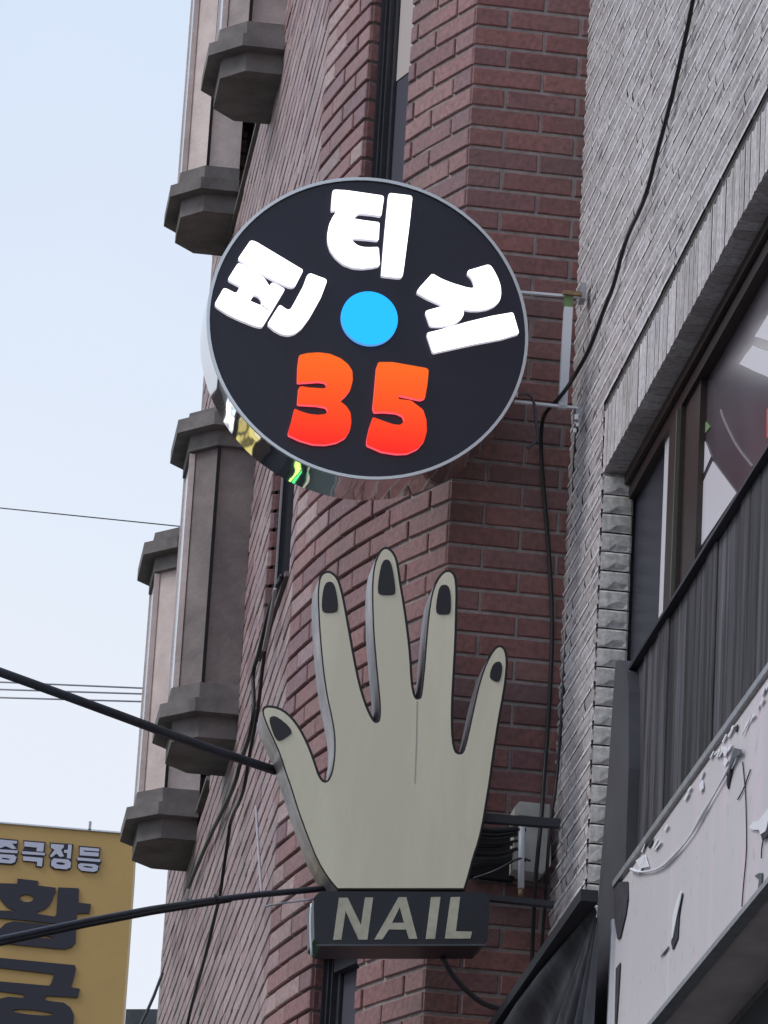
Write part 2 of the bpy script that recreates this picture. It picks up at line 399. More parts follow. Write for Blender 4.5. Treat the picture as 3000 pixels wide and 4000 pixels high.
class Wall:
    """collects bricks, then builds the 300 that show largest as parts and joins the rest"""
    def __init__(s, parent, m1, mn, name='brick', pal=None):
        s.pal = pal or {}; s.lip = None; s.lipn = None; s.b = []; s.parent = parent; s.m1 = m1; s.mn = mn; s.meshes = {}; s.name = name
    def add(s, key, geo, o, xdir, ydir, sx=1., zdir=ZZ, jit=.0012):
        s.b.append((key, geo, o+ydir*random.uniform(-jit, jit), xdir, ydir, zdir, sx, random.random()))
    def liprow(s, V): return (len(V)-8)//5-1
    def build(s, limit=300):
        scored = []
        for b in s.b:
            key, (V, Fc), o, xd, yd, zd, sx, rn = b
            Lx = max(v[0] for v in V)*sx; H = max(v[2] for v in V)
            q = [proj(o), proj(o+xd*Lx), proj(o+xd*Lx+zd*H), proj(o+zd*H)]
            A = abs(sum(q[i][0]*q[(i+1) % 4][1]-q[(i+1) % 4][0]*q[i][1] for i in range(4)))/2
            cx = sum(p[0] for p in q)/4; cy = sum(p[1] for p in q)/4
            if hidden(cx, cy): A = 0
            scored.append((A, b))
        scored.sort(key=lambda t: -t[0])
        po = org(s.parent)
        rest = []; 
        for i, (A, b) in enumerate(scored):
            key, (V, Fc), o, xd, yd, zd, sx, rn = b
            if i < limit and A > 0:
                if key not in s.meshes:
                    me = bpy.data.meshes.new(s.name); me.from_pydata(V, [], Fc); me.update(); me.materials.append(s.pal[key[2]][0] if len(key) > 2 else s.m1); s.meshes[key] = me
                    if s.lip:
                        me.materials.append(s.lip)
                        for q in range(s.liprow(V)): me.polygons[q].material_index = 1
                ob = bpy.data.objects.new(s.name, s.meshes[key]); COL.objects.link(ob)
                ob.parent = s.parent
                R = Matrix((xd*sx, yd, zd)).transposed().to_4x4()
                ob.matrix_local = Matrix.Translation(o-po) @ R
            else: rest.append(b)
        if not rest: return
        V_ = []; F_ = []; T = []; MI = []
        for key, (V, Fc), o, xd, yd, zd, sx, rn in rest:
            k = len(V_)
            for x, y, z in V: V_.append(o+xd*(x*sx)+yd*y+zd*z-po); T.append(rn)
            F_ += [tuple(i+k for i in f) for f in Fc]; nl = s.liprow(V) if s.lip else 0
            mi = s.pal[key[2]][2] if len(key) > 2 else 0
            MI += [1 if q < nl else mi for q in range(len(Fc))]
        me = bpy.data.meshes.new(s.name+'work'); me.from_pydata(V_, [], F_); me.update(); me.materials.append(s.mn)
        if s.lip: me.materials.append(s.lipn)
        for t_ in s.pal.values(): me.materials.append(t_[1])
        if s.lip or s.pal: me.polygons.foreach_set('material_index', MI)
        at = me.attributes.new('tint', 'FLOAT', 'POINT'); at.data.foreach_set('value', T)
        ob = bpy.data.objects.new(s.name+'work', me); COL.objects.link(ob); ob.parent = s.parent; ob['kind'] = 'stuff'

# ================================================================ RED BRICK BUILDING
rb = thing('brick_building', 'red brick building with a curved corner, narrow dark windows and stone bay columns', 'building', (.19, 13.375, 0))
a6 = math.radians(-6); WS = Vector((math.sin(a6), math.cos(a6), 0)); NS = Vector((-WS.y, WS.x, 0))   # straight flank and its street side
PTH = [Vector((.19, 13.375, 0)), Vector((.0569, 13.5807, 0)), Vector((-.0452, 13.7607, 0)), Vector((-.141, 13.9668, 0)), Vector((-.2039, 14.1386, 0)), Vector((-.2722, 14.3592, 0))]
PTH.append(PTH[-1]+WS*5.12)
PL = [0.]
for a, b in zip(PTH, PTH[1:]): PL.append(PL[-1]+(b-a).length)
LC = PL[-2]
def path(s):
    for i in range(len(PTH)-1):
        if s <= PL[i+1] or i == len(PTH)-2:
            d = (PTH[i+1]-PTH[i]).normalized(); return PTH[i]+d*(s-PL[i]), d
def inward(d): return Vector((d.y, -d.x, 0))      # to the right of the way going away
ZB, ZT = 3.6, 11.4
COURSE, BL, BH = .067, .22, .0555
Z0 = 8.1254-.067*100+.005
OPEN = [(.365, .668, 6.76, 8.75), (.365, .668, 3.9, 5.27), (LC+.165, LC+1.05, 6.66, 7.95), (LC+3.06, LC+3.75, 6.84, 7.45), (LC+2.80, LC+3.98, 9.43, 9.9)]
def in_open(s0, s1, z0, z1):
    for a, b, c, d in OPEN:
        if s1 > a+.004 and s0 < b-.004 and z1 > c+.004 and z0 < d-.004: return (a, b, c, d)
    return None
# mortar wall behind the bricks, cut round the openings
REC = .012
def wall_slab(mb, s0, s1, z0, z1, thick=.10):
    cuts = sorted(set([s0, s1]+[p for p in PL if s0 < p < s1]+[s0+(s1-s0)*i/6 for i in range(7)]))
    for a, b in zip(cuts, cuts[1:]):
        if b-a < 1e-5: continue
        pa, da = path(a+1e-6); pb, db = path(b-1e-6)
        ia = inward(da); ib = inward(db)
        REC = .008 if b < .37 else (.013 if b <= LC+1e-4 else .022)
        A = pa+ia*REC; B = pb+ib*REC; C_ = pb+ib*(.022+thick); D = pa+ia*(.022+thick)
        mb.add([A+ZZ*z0, B+ZZ*z0, C_+ZZ*z0, D+ZZ*z0, A+ZZ*z1, B+ZZ*z1, C_+ZZ*z1, D+ZZ*z1],
               [(0, 3, 2, 1), (4, 5, 6, 7), (0, 1, 5, 4), (1, 2, 6, 5), (2, 3, 7, 6), (3, 0, 4, 7)])
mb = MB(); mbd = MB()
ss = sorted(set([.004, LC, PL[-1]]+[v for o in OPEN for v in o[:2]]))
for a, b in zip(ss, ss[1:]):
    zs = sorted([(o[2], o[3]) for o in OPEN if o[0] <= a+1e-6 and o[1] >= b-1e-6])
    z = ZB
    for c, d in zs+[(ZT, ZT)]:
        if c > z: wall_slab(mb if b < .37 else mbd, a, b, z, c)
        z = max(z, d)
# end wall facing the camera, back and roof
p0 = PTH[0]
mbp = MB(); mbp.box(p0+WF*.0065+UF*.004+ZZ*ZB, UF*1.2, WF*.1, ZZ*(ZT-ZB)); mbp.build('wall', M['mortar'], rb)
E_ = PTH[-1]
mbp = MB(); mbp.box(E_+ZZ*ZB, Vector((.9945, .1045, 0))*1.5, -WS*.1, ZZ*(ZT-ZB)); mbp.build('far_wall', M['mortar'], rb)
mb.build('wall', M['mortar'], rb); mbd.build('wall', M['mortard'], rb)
V = [p0+UF*1.2+WF*.1, E_+Vector((1.6, 0, 0)), E_+UF*.03, path(LC)[0]+UF*.1, p0+WF*.05+UF*.01]
plate('roof', [v+ZZ*ZT for v in V], Vector((0, 0, .12)), M['conc'], rb)
mb = MB(); mb.box(p0+UF*1.0+WF*.1+ZZ*0, E_-p0+UF*.4, UF*.1, ZZ*ZT); mb.build('back_wall', M['mortar'], rb)
mb = MB()
pts = [p0+UF*.01, path(.45)[0]+UF*.02, path(LC)[0]+UF*.02, E_+UF*.02, E_+UF*1.5, p0+UF*1.2]
n_ = len(pts); mb.add([p+ZZ*0 for p in pts]+[p+ZZ*(ZB) for p in pts], [tuple(range(n_))[::-1], tuple(range(n_, 2*n_))]+[(i, (i+1) % n_, (i+1) % n_+n_, i+n_) for i in range(n_)])
mb.build('lower_storey', M['conc'], rb)

BS = brick_variants('smooth', .21, BH, .05, 4); BHD = brick_variants('smooth', .10, BH, .05, 4)
W = Wall(rb, M['red1'], M['redn'], pal={'dusty': (M['skl1'], M['skln'], 1), 'mauve': (M['mau1'], M['maun'], 2)})  # 'dusty' is the same brick with grazing sky light painted in, not dust
k = int((ZB-Z0)/COURSE)+1
while Z0+COURSE*k < ZT-.06:
    z = Z0+COURSE*k
    # pier end wall, facing the camera
    x = 0.; first = True; seq = [.22]*5 if k % 2 == 0 else [.11]+[.22]*5
    for L in seq:
        g = BHD if L < .2 else BS; i = random.randrange(4)
        W.add(('h' if L < .2 else 's', i), g[i], p0+UF*(x+(.001 if x == 0 else .0))+ZZ*z, UF, WF)
        x += L
    # curved corner and straight flank
    s = .0; n = 0
    seqf = .11 if k % 2 == 0 else .22
    while s < PL[-1]-.03:
        L = seqf if n == 0 else .22
        e1 = min(s+L-.01, PL[-1])
        # stop at openings
        segs = [(s+(.006 if n == 0 else 0), e1)]
        o = in_open(s, e1, z, z+BH)
        if o:
            segs = []
            if s < o[0]-.02: segs.append((s, o[0]))
            if e1 > o[1]+.02: segs.append((o[1], e1))
        for a, b in segs:
            if a < LC-.02 < b-.03: bs = [(a, LC), (LC, b)]
            else: bs = [(a, b)]
            for a_, b_ in bs:
                if a_ >= LC-.03 and b_ == e1: b_ += .006
                if b_-a_ < .012: continue
                pa = path(a_)[0]; pb = path(b_)[0]; d = (pb-pa).normalized(); ln = (pb-pa).length
                g = BHD if ln < .16 else BS; i = random.randrange(4); base = .10 if ln < .16 else .21
                W.add(('h' if ln < .16 else 's', i, 'dusty' if random.random() < max(0, min(.88, (a_-.62)/.75)) else 'mauve'), g[i], pa+ZZ*z, d, inward(d), ln/base, jit=.0016)  # painted sky light grows along the curve towards the flank
        s += L; n += 1
    k += 1
# quoin bricks in the far reveal of every window opening
for (a, b, c, d) in OPEN[:3]:
    zk = Z0+COURSE*int((c-Z0)/COURSE)
    pb, db = path(b+.0005); inn = inward(db)
    while zk < d:
        if zk > c-.03:
            i = random.randrange(4)
            W.add(('h', i), BHD[i], pb-db*.004+inn*.012+ZZ*zk, inn, db, .42)
        zk += COURSE
W.build(300)

# windows of the brick building
def brick_window(a, b, c, d, blind=None, curved=False):
    pa, da = path(a); pb, db = path(b); dv = (pb-pa).normalized(); inn = inward(dv)
    fr = MB(); D0 = .036
    A = pa+inn*D0; Lw = (pb-pa).length
    # stepped frame: outer jambs, inner sash, with fine rebates
    for (x0, x1, y0, y1) in ((0, .009, 0, .045), (.009, .020, .012, .045), (.020, .028, .026, .045), (.028, .035, .018, .045), (.035, .052, .036, .045)):
        for far in (True, False):
            xx0, xx1 = (Lw-x1, Lw-x0) if far else (x0*.2, x1*.2)
            fr.box(A+dv*xx0+inn*y0+ZZ*c, dv*(xx1-xx0-.0006), inn*(y1-y0), ZZ*(d-c))
    fr.box(A+dv*.011+inn*.013+ZZ*(c), dv*(Lw-.064), inn*.034, ZZ*.05)
    fr.box(A+dv*.011+inn*.013+ZZ*(d-.05), dv*(Lw-.064), inn*.034, ZZ*.05)
    wn = fr.build('window', M['frame'], rb)
    g = MB(); g.box(A+dv*.004+inn*.048+ZZ*(c+.002), dv*(Lw-.012), inn*.005, ZZ*(d-c-.004)); g.build('pane', M['glass'], wn)
    s = MB(); s.box(pa-inn*.012+ZZ*(c-.008), dv*Lw, inn*.09, ZZ*.016); s.build('sill', M['conc'], wn)
    return wn, A, dv, inn, Lw
wn, A, dv, inn, Lw = brick_window(*OPEN[0])
bl = MB(); bl.box(A+dv*.02+inn*.0445+ZZ*8.12, dv*(Lw-.074), inn*.003, ZZ*.62); bl.build('blind', M['blind'], wn)
brick_window(*OPEN[1])
w2, A, dv, inn, Lw = brick_window(*OPEN[2])
bl = MB(); bl.box(A+dv*(Lw-.03)-inn*.008+ZZ*(6.72), dv*.02, inn*.006, ZZ*1.2); bl.build('trim_strip', M['cablew'], w2)
brick_window(*OPEN[3])
w3, A, dv, inn, Lw = brick_window(*OPEN[4])
bl = MB(); bl.box(A+dv*.28+inn*.0445+ZZ*9.44, dv*.22, inn*.003, ZZ*.4); bl.build('curtain', M['yblind'], w3)

# bay columns
B0 = PTH[-2]
def bw(s, o, z): return B0+WS*s+NS*o+ZZ*z
BASE = [(0, 0), (0, .135), (.09, .22), (.36, .22), (.45, .135), (.45, 0)]
def offp(d):
    k = d*.41
    return [(-d, 0), (-d, .135+k), (.09-k, .22+d), (.36+k, .22+d), (.45+d, .135+k), (.45+d, 0)]
def prism(name, s0, d, z0, z1, m, parent, d2=None):
    A = offp(d); Bp = offp(d if d2 is None else d2); n = 6
    V = [bw(s0+s, o, z0) for s, o in A]+[bw(s0+s, o, z1) for s, o in Bp]
    Fc = [tuple(range(n)), tuple(range(n, 2*n))[::-1]]+[(i+n, (i+1) % n+n, (i+1) % n, i) for i in range(n)]
    return mk(name, V, Fc, m, parent)
def bay(s0, zb, zc, zt, body):
    b = prism('bay_window', s0, -.012, zb+.19, zc, body, rb)          # shaft
    ba = prism('base', s0, 0, zb, zb+.078, M['conc'], b)
    prism('ledge', s0, .05, zb+.078, zb+.128, M['conc'], b)
    prism('neck', s0, .014, zb+.128, zb+.195, M['conc'], b)
    if zt:
        prism('cap', s0, .012, zc-.005, zc+.055, M['conc'], b)
        prism('cornice', s0, .06, zc+.055, zc+.105, M['conc'], b)
        prism('crown', s0, .02, zc+.105, zt, M['conc'], b)
    # corner joint, pane and its frame on the street face
    g = MB(); z0_, z1_ = zb+.2, zc-.01
    for (s, o) in ((.006, .128), (.045, .171)):
        if s > .04: continue
        c = bw(s0+s, o, z0_); g.box(c-WS*.0095-NS*.004, WS*.006, NS*.012, ZZ*(z1_-z0_))
    g.build('joint', M['dark'], b)
    g = MB(); g.box(bw(s0+.10, .2085, z0_+.01), WS*.25, NS*.014, ZZ*(z1_-z0_-.02)); g.build('pane', M['palegl'], b)
    g = MB()
    g.box(bw(s0+.088, .2085, z0_), WS*.0115, NS*.02, ZZ*(z1_-z0_)); g.box(bw(s0+.351, .2085, z0_), WS*.0115, NS*.02, ZZ*(z1_-z0_))
    g.build('frame', M['body_b'], b)
    return b
bay(1.88, 6.63, 7.72, 7.86, M['body_a'])['label'] = 'bay column with a shaft painted darker for shade'
bay(1.86, 9.18, 11.2, None, M['body_c'])
bay(3.55, 6.735, 7.835, 7.99, M['body_b'])
bay(3.78, 9.44, 11.3, None, M['body_b'])

# ================================================================ GREY SPLIT-BRICK BUILDING
gb = thing('grey_brick_building', 'grey building faced in rough split brick, wide window with white film letters', 'building', tuple(G0))
HEAD, SJ, SE = 6.43, .613, 5.2
GC, GH = .0568, .0522
BSOL = brick_variants('soldier', .186, GH, .085, 6)
BG = brick_variants('rock', .186, GH, .085, 6); BGS = brick_variants('rock', .09, GH, .085, 6)
GW = Wall(gb, M['gry1'], M['gryn']); GW.lip = M['lip1']; GW.lipn = M['lipn']
xg = -WF; yg = UF          # bricks run towards the camera, go inwards
z = 6.138-GC*40; row = 0
while z < 9.2:
    if z+GH > 3.9:
        s = .0 if row % 2 == 0 else -.0
        first = .186 if row % 2 == 0 else .09
        L = first; lim = SE
        while s < lim:
            zt_ = z+GH
            if zt_ > HEAD-.002 and z < HEAD+.198: lim_ = SJ-.02
            elif z < HEAD: lim_ = SJ
            else: lim_ = SE
            if lim_ < SE and s+L > lim_: L = lim_-s
            if L < .02: break
            i = random.randrange(6); short = L < .14
            GW.add(('g' if short else 'G', i), (BGS if short else BG)[i], fac(s, 0, z), xg, yg, L/(.09 if short else .186), jit=.0007)
            s += L+.004; L = .186
            if lim_ < SE and s > lim_-.02: break
            if z > HEAD and s > 4.2: break
    z += GC; row += 1
# soldier course over the opening
s = SJ-.018
while s < 3.9:
    i = random.randrange(6)
    # x axis up, z axis along
    GW.add(('S', i), BSOL[i], fac(s, 0, HEAD+.003), ZZ, yg, 1., zdir=xg, jit=.001)
    s += .0575
# rough jamb faces: bricks turned into the reveal
GW.build(300)
QB = brick_variants('quoin', .09, GH, .05, 6)
QW = Wall(gb, M['quo'], M['quo'], 'quoin_brick')
z = 6.138-GC*40
while z+GH < HEAD:
    if z > 4.7:
        i = random.randrange(6)
        QW.add(('j', i), QB[i], fac(SJ+.002, -.002, z), UF, WF, .078/.09, jit=.001)
    z += GC
QW.build(300)
mb = MB()
T = .4
mb.box(fac(.0, -.086, 3.5), -WF*(SJ-.09), UF*T, ZZ*(9.4-3.5))
mb.box(fac(SJ-.09, -.086, HEAD+.19), -WF*(SE-SJ+.09), UF*T, ZZ*(9.4-HEAD-.19))
mb.box(fac(.01, -.001, 3.5), -WF*(SJ-.11), UF*.08, ZZ*(9.4-3.5))
mb.box(fac(SJ-.12, -.003, HEAD+.2), -WF*(SE-SJ), UF*.08, ZZ*(9.4-HEAD-.2))
mb.box(fac(-.02, -.09, 0), -WF*5.2, UF*3.0, ZZ*3.5)
mb.box(fac(SJ-.02, -.45, 3.5), -WF*(SE-SJ), UF*.1, ZZ*(HEAD-3.3))
mb.box(fac(SJ-.02, -.09, 3.6), -WF*(SE-SJ), UF*.3, ZZ*(5.78-3.6))
mb.build('wall', M['gmortar'], gb)
plate('roof', [fac(0, 0, 9.4), fac(SE, 0, 9.4), fac(SE, -3, 9.4), fac(0, -3, 9.4)], Vector((0, 0, .1)), M['conc'], gb)

# the wide window, set back in the opening
IN = -.072
def wpt(px, py, o=IN): return onF(px, py, o)
def sz(px, py, o=IN):
    p = onF(px, py, o); return facso(p)[0], p.z
fr = MB()
fr.box(fac(SJ, IN-.0, HEAD-.075), -WF*3.4, UF*.05, ZZ*.073)                  # head channel
fr.box(fac(SJ, IN+.014, HEAD-.035), -WF*3.4, UF*.012, ZZ*.033)
s1 = sz(2563, 2200)[0]; s2 = sz(2596, 2200)[0]; s3 = sz(2640, 2200)[0]; s4 = sz(2703, 2000)[0]
fr.box(fac(s2, IN, 5.80), -WF*(s3-s2), UF*.05, ZZ*(HEAD-.075-5.80))          # mullion
fr.box(fac(s3+.002, IN-.012, 5.80), -WF*(s4-s3-.002), UF*.05, ZZ*(HEAD-.075-5.80))
win = fr.build('window', M['brownf'], gb)
g = MB(); g.box(fac(s3-.03, IN+.008, 5.80), -WF*.014, UF*.02, ZZ*(HEAD-.08-5.80)); g.build('gasket', M['greenf'], win)
g = MB(); g.box(fac(SJ, IN-.022, 5.79), -WF*(s1-SJ), UF*.006, ZZ*(HEAD-.075-5.79)); g.build('pane', mat('navy_window_film', (.026, .029, .045), .35, spec=.4), win)
g = MB(); g.box(fac(s1+.001, IN-.012, 5.80), -WF*(s2-s1-.003), UF*.012, ZZ*.60); g.build('white_strip', M['pwhite'], win)
OF = IN-.030
g = MB(); g.box(fac(s4-.002, OF-.0, 5.79), -WF*(3.9-s4), UF*.006, ZZ*(HEAD-.075-5.79)); g.build('pane', M['poster'], win)
def zr(P, x0, y0, sc_): return [(x0+sc_*x, y0+sc_*y) for x, y in P]
WP = lambda P: [onF(x, y, OF+.0025) for x, y in zr(P, 2600, 1150, .49751)]
k_ = .0
for shp, mm in (([(265, 1082), (278, 1090), (325, 1190), (355, 1275), (300, 1400), (240, 1530), (235, 1530), (247, 1150)], 'pwhite'),
                ([(370, 1310), (555, 1560), (215, 2068), (212, 2060), (230, 1610)], 'pwhite'),
                ([(685, 400), (760, 430), (880, 470), (880, 680), (700, 605), (578, 545), (630, 470)], 'pwhite'),
                ([(760, 230), (804, 160), (950, 100), (950, 400), (804, 362), (700, 330)], 'pwhite'),
                ([(794, 900), (840, 880), (840, 1130), (792, 1125)], 'pred'),
                ([(250, 1080), (262, 1080), (310, 1090), (350, 1040), (318, 1000), (295, 1030)], 'moss')):
    plate('film_letter', WP(shp), UF*.0015, M[mm], win)
arc = [(430, 905), (450, 970), (490, 1060), (540, 1160), (600, 1250), (680, 1350)]
plate('film_arc', WP([(x-7, y+4) for x, y in arc]+[(x+8, y-6) for x, y in arc[::-1]]), UF*.0015, mat('grey_film_arc', (.22, .2, .22), .5), win)

# dark rain streaked boards under the window, sill flashing
cl = MB()
SC0 = facso(onF(2447, 2650, .02))[0]
ZSI = onF(2447, 2618, .036).z; print('sill', ZSI, onF(3000, 1729, .036).z)
s = SC0; first = True
while s < 4.0:
    wdt = random.choice([.095, .115, .13]); zt_ = ZSI-.012
    o_ = .018+random.uniform(-.004, .004)
    mb = MB()
    mb.add([fac(s, o_-.004, 4.6), fac(s+.003, o_, 4.6), fac(s+wdt-.003, o_, 4.6), fac(s+wdt, o_-.004, 4.6), fac(s, o_-.004, zt_), fac(s+.003, o_, zt_), fac(s+wdt-.003, o_, zt_), fac(s+wdt, o_-.004, zt_),
            fac(s, -.06, 4.6), fac(s+wdt, -.06, 4.6), fac(s, -.06, zt_), fac(s+wdt, -.06, zt_)],
           [(0, 1, 5, 4), (1, 2, 6, 5), (2, 3, 7, 6), (8, 0, 4, 10), (3, 9, 11, 7), (4, 5, 6, 7, 11, 10), (0, 8, 9, 3, 2, 1)])
    mb.build('board', M['clad'], gb)
    s += wdt+.005
mb = MB(); mb.box(fac(SC0-.02, .036, ZSI-.009), -WF*3.4, UF*.05, ZZ*.010); mb.build('window_sill', M['bar'], gb)
# lower shop front behind and below the sign box
mb = MB(); mb.box(fac(1.0, -.05, 3.6), -WF*4.0, UF*.1, ZZ*.8); mb.build('shopfront', M['dark'], gb)

# slate post at the far end of the boards
post = [(2404, 2585), (2418, 2578), (2440, 2610), (2450, 2625), (2455, 2700), (2456, 3000), (2443, 3360), (2425, 3700), (2415, 4120), (2293, 4120), (2301, 4000), (2350, 3337), (2377, 3000), (2392, 2760)]
po_ = plate('corner_post', [onF(x, y, .045) for x, y in post], UF*.05, M['post'])
tag(po_, 'slate grey metal post closing the left end of the dark boards', 'post')

# ================================================================ FLAT SIGN BOX WITH TORN VINYL
O_S = .085
def SP(x, y, o=O_S): return onF(x, y, o)
a_ = SP(2405, 3440); zt_, zb_ = SP(2600, 3172).z, SP(2760, 3752).z
sA = facso(SP(2398, 3600))[0]
sb = thing('torn_sign_box', 'long flat sign box with torn and peeled blank pale vinyl, under the dark boards', 'sign', tuple(fac(sA, O_S, zb_)))
mb = MB(); mb.box(fac(sA, O_S-.004, zb_+.01), -WF*4.0, UF*.19, ZZ*(zt_-zb_-.02)); mb.build('case', M['under'], sb)
mb = MB(); mb.box(fac(sA+.03, O_S, zb_+.02), -WF*3.97, UF*.003, ZZ*(zt_-zb_-.045)); mb.build('vinyl_face', M['panel'], sb)
mb = MB(); mb.box(fac(sA, O_S+.008, zt_-.014), -WF*4.0, UF*.03, ZZ*.016); mb.build('top_trim', M['steelg'], sb)
mb = MB(); mb.box(fac(sA, O_S+.008, zb_-.002), -WF*4.0, UF*.03, ZZ*.014); mb.build('bottom_trim', M['steelg'], sb)
mb = MB(); mb.box(fac(sA-.002, O_S+.008, zb_-.3), -WF*.018, UF*.03, ZZ*(zt_-zb_+.2)); mb.build('end_trim', M['steelw'], sb)
def tz(P): return zr(P, 2000, 3000, .60277)
def tu(P): return zr(P, 2100, 2200, .5425)
for P, mm, oo in (
    (tz([(655, 740), (748, 735), (750, 850), (735, 950), (700, 1100), (682, 1110), (665, 1000)]), 'hole', .004),
    (tz([(672, 1300), (700, 1260), (692, 1400), (675, 1659), (664, 1659)]), 'hole', .004),
    (tz([(1090, 800), (1100, 815), (1080, 960), (1072, 1100), (1040, 1178), (1030, 1130), (1060, 980)]), 'hole', .004),
    (tz([(1092, 795), (1098, 805), (1062, 980), (1040, 1100), (1032, 1110), (1040, 960), (1070, 850)]), 'flap', .007),
    (tz([(960, 1225), (985, 1190), (1015, 1155), (1010, 1170), (985, 1205)]), 'hole', .004),
    (tz([(1395, 15), (1425, 5), (1410, 80), (1400, 138), (1390, 110)]), 'hole', .004),
    (tz([(1535, 385), (1560, 350), (1600, 340), (1659, 260), (1659, 340), (1640, 420), (1620, 460), (1600, 400), (1560, 400)]), 'flap', .006),
    (tz([(1610, 430), (1640, 410), (1659, 380), (1659, 430), (1622, 468)]), 'hole', .008),
    (tz([(1570, 700), (1600, 680), (1620, 680), (1615, 760), (1600, 830), (1590, 800), (1600, 720)]), 'zinc', .004),
    (tz([(880, 500), (915, 455), (905, 490), (885, 520)]), 'hole', .004),
    (tz([(800, 600), (860, 560), (885, 640), (830, 650)]), 'flap', .006),
    (tu([(1320, 1320), (1345, 1320), (1365, 1340), (1350, 1400), (1370, 1420), (1345, 1470), (1335, 1440), (1350, 1390), (1325, 1350)]), 'flap', .006),
    (tu([(1415, 1330), (1460, 1340), (1470, 1365), (1420, 1400), (1385, 1470), (1370, 1540), (1375, 1450), (1400, 1370)]), 'zinc', .010),
    (tu([(1370, 1485), (1395, 1480), (1372, 1628), (1362, 1560)]), 'hole', .004),
    (tu([(1420, 1180), (1440, 1160), (1435, 1200), (1425, 1220)]), 'hole', .004),
    (tu([(1470, 1240), (1500, 1150), (1540, 1090), (1510, 1160)]), 'flap', .006),
    (tu([(1160, 1600), (1185, 1560), (1190, 1620), (1170, 1650)]), 'flap', .006)):
    plate('torn_patch', [SP(x, y, O_S+oo) for x, y in P], UF*.002, M[mm], sb)
rr = random.Random(3)
for (a, b) in ((tz([(770, 655), (830, 680), (960, 655), (1060, 560), (1160, 440), (1230, 310), (1300, 190), (1385, 40), (1440, -60)])), 0), :
    V, Fc = tube_mesh([SP(x, y, O_S+.006) for x, y in a], lambda t: .0034+.0012*math.sin(t*23), 6, 2)
    mk('peeled_fold', V, Fc, M['flap'], sb, smooth=True)
for P in (tz([(1495, -40), (1505, 60), (1515, 170), (1520, 400), (1520, 560), (1500, 760), (1490, 900)]), tz([(1545, 10), (1500, 140), (1462, 205)]), tz([(1640, 420), (1620, 500), (1615, 585)])):
    V, Fc = tube_mesh([SP(x, y, O_S+.003) for x, y in P], .0016, 5, 1); mk('split_line', V, Fc, M['hole'], sb)
# crumpled little flaps along the top edge
for i in range(26):
    t = rr.random(); x = 2470+t*520; y = 3374-1.38*(x-2452)+rr.uniform(25, 95)
    ln = rr.uniform(14, 40); ang = rr.uniform(-1.35, -.9); wd = rr.uniform(3, 6)
    dx, dy = math.cos(ang)*ln, math.sin(ang)*ln
    plate('torn_patch', [SP(x, y, O_S+.004), SP(x+dx, y+dy, O_S+.004), SP(x+dx+wd, y+dy+2, O_S+.007), SP(x+wd, y+3, O_S+.006)], UF*.001, M['flap'], sb)

# ================================================================ AWNING
O_A = .13
p1 = onF(2333, 3508, O_A); p2 = onF(1989, 4000, O_A); zaw = (p1.z+p2.z)/2
s_b = facso(onF(2345, 3492, O_A))[0]; s_e = facso(p2)[0]-.6
aw = thing('canvas_awning', 'dust-covered black canvas awning with long folds at the foot of the grey wall', 'awning', tuple(fac(s_b, O_A, zaw-.5)))
nt_, nr_ = 70, 8; V = []
for j in range(nr_+1):
    r = .06+2.6*j/nr_
    for i in range(nt_+1):
        t = i/nt_; th = t*math.radians(84)
        fold = .035*math.sin(t*22+.6)*min(1, r*1.2)+.018*math.sin(t*51)*min(1, r)
        V.append(fac(s_b-r*math.cos(th), O_A+fold, zaw-.012-r*math.sin(th)))
Fc = [(j*(nt_+1)+i, (j+1)*(nt_+1)+i, (j+1)*(nt_+1)+i+1, j*(nt_+1)+i+1) for j in range(nr_) for i in range(nt_)]
mk('canvas', V, Fc, M['awn'], aw, smooth=True)
mb = MB(); mb.box(fac(s_b, O_A+.05, zaw-.02), -WF*(s_e-s_b), UF*.045, ZZ*.03); mb.build('top_rail', M['bar'], aw)

# ================================================================ ROUND LIT SIGN
D0 = on_plane(1437, 1279, at_y(1435, 1280, 13.0), WF)
cc = D0.copy()
ds = thing('round_sign', 'round black projecting light box with white Korean letters, blue dot and orange 35', 'sign', tuple(cc))
R, TD = .467, .175
def ring(name, r0, r1, y0, y1, m, parent, n=96):
    V = []; Fc = []
    for i in range(n):
        a = 2*math.pi*i/n; u = UF*math.cos(a)+ZZ*math.sin(a)
        V += [cc+u*r1+WF*y0, cc+u*r1+WF*y1, cc+u*r0+WF*y0, cc+u*r0+WF*y1]
    for i in range(n):
        a = i*4; b = ((i+1) % n)*4
        Fc += [(a, b, b+1, a+1), (a+2, a+3, b+3, b+2), (a, a+2, b+2, b), (a+1, b+1, b+3, a+3)]
    o = mk(name, V, Fc, m, parent)
    for f in o.data.polygons:
        if abs(f.normal.dot(WF)) < .3: f.use_smooth = True
    return o
V = []; Fc = []; NS_, NR_ = 240, 9
for j in range(NR_):
    t = j/(NR_-1); y = .003+(TD-.003)*t
    for i in range(NS_):
        a = 2*math.pi*i/NS_
        d = (.0003*math.sin(a*23+t*2.2)+.00018*math.sin(a*57+t*7+1)+.0004*math.sin(a*9-t*3))*min(1, t*4)
        V.append(cc+(UF*math.cos(a)+ZZ*math.sin(a))*(R+d)+WF*y)
for j in range(NR_-1):
    for i in range(NS_):
        k = (i+1) % NS_; Fc.append((j*NS_+i, (j+1)*NS_+i, (j+1)*NS_+k, j*NS_+k))
mk('rim', V, Fc, M['chrome'], ds, smooth=True)
ring('front_lip', R-.0075, R+.0012, -.006, .003, M['lip'], ds)
def disc(name, r, y0, y1, m, parent, c=cc, side=None):
    return plate(name, [c+(UF*math.cos(2*math.pi*i/72)+ZZ*math.sin(2*math.pi*i/72))*r+WF*y0 for i in range(72)], WF*(y1-y0), m, parent, side=side)
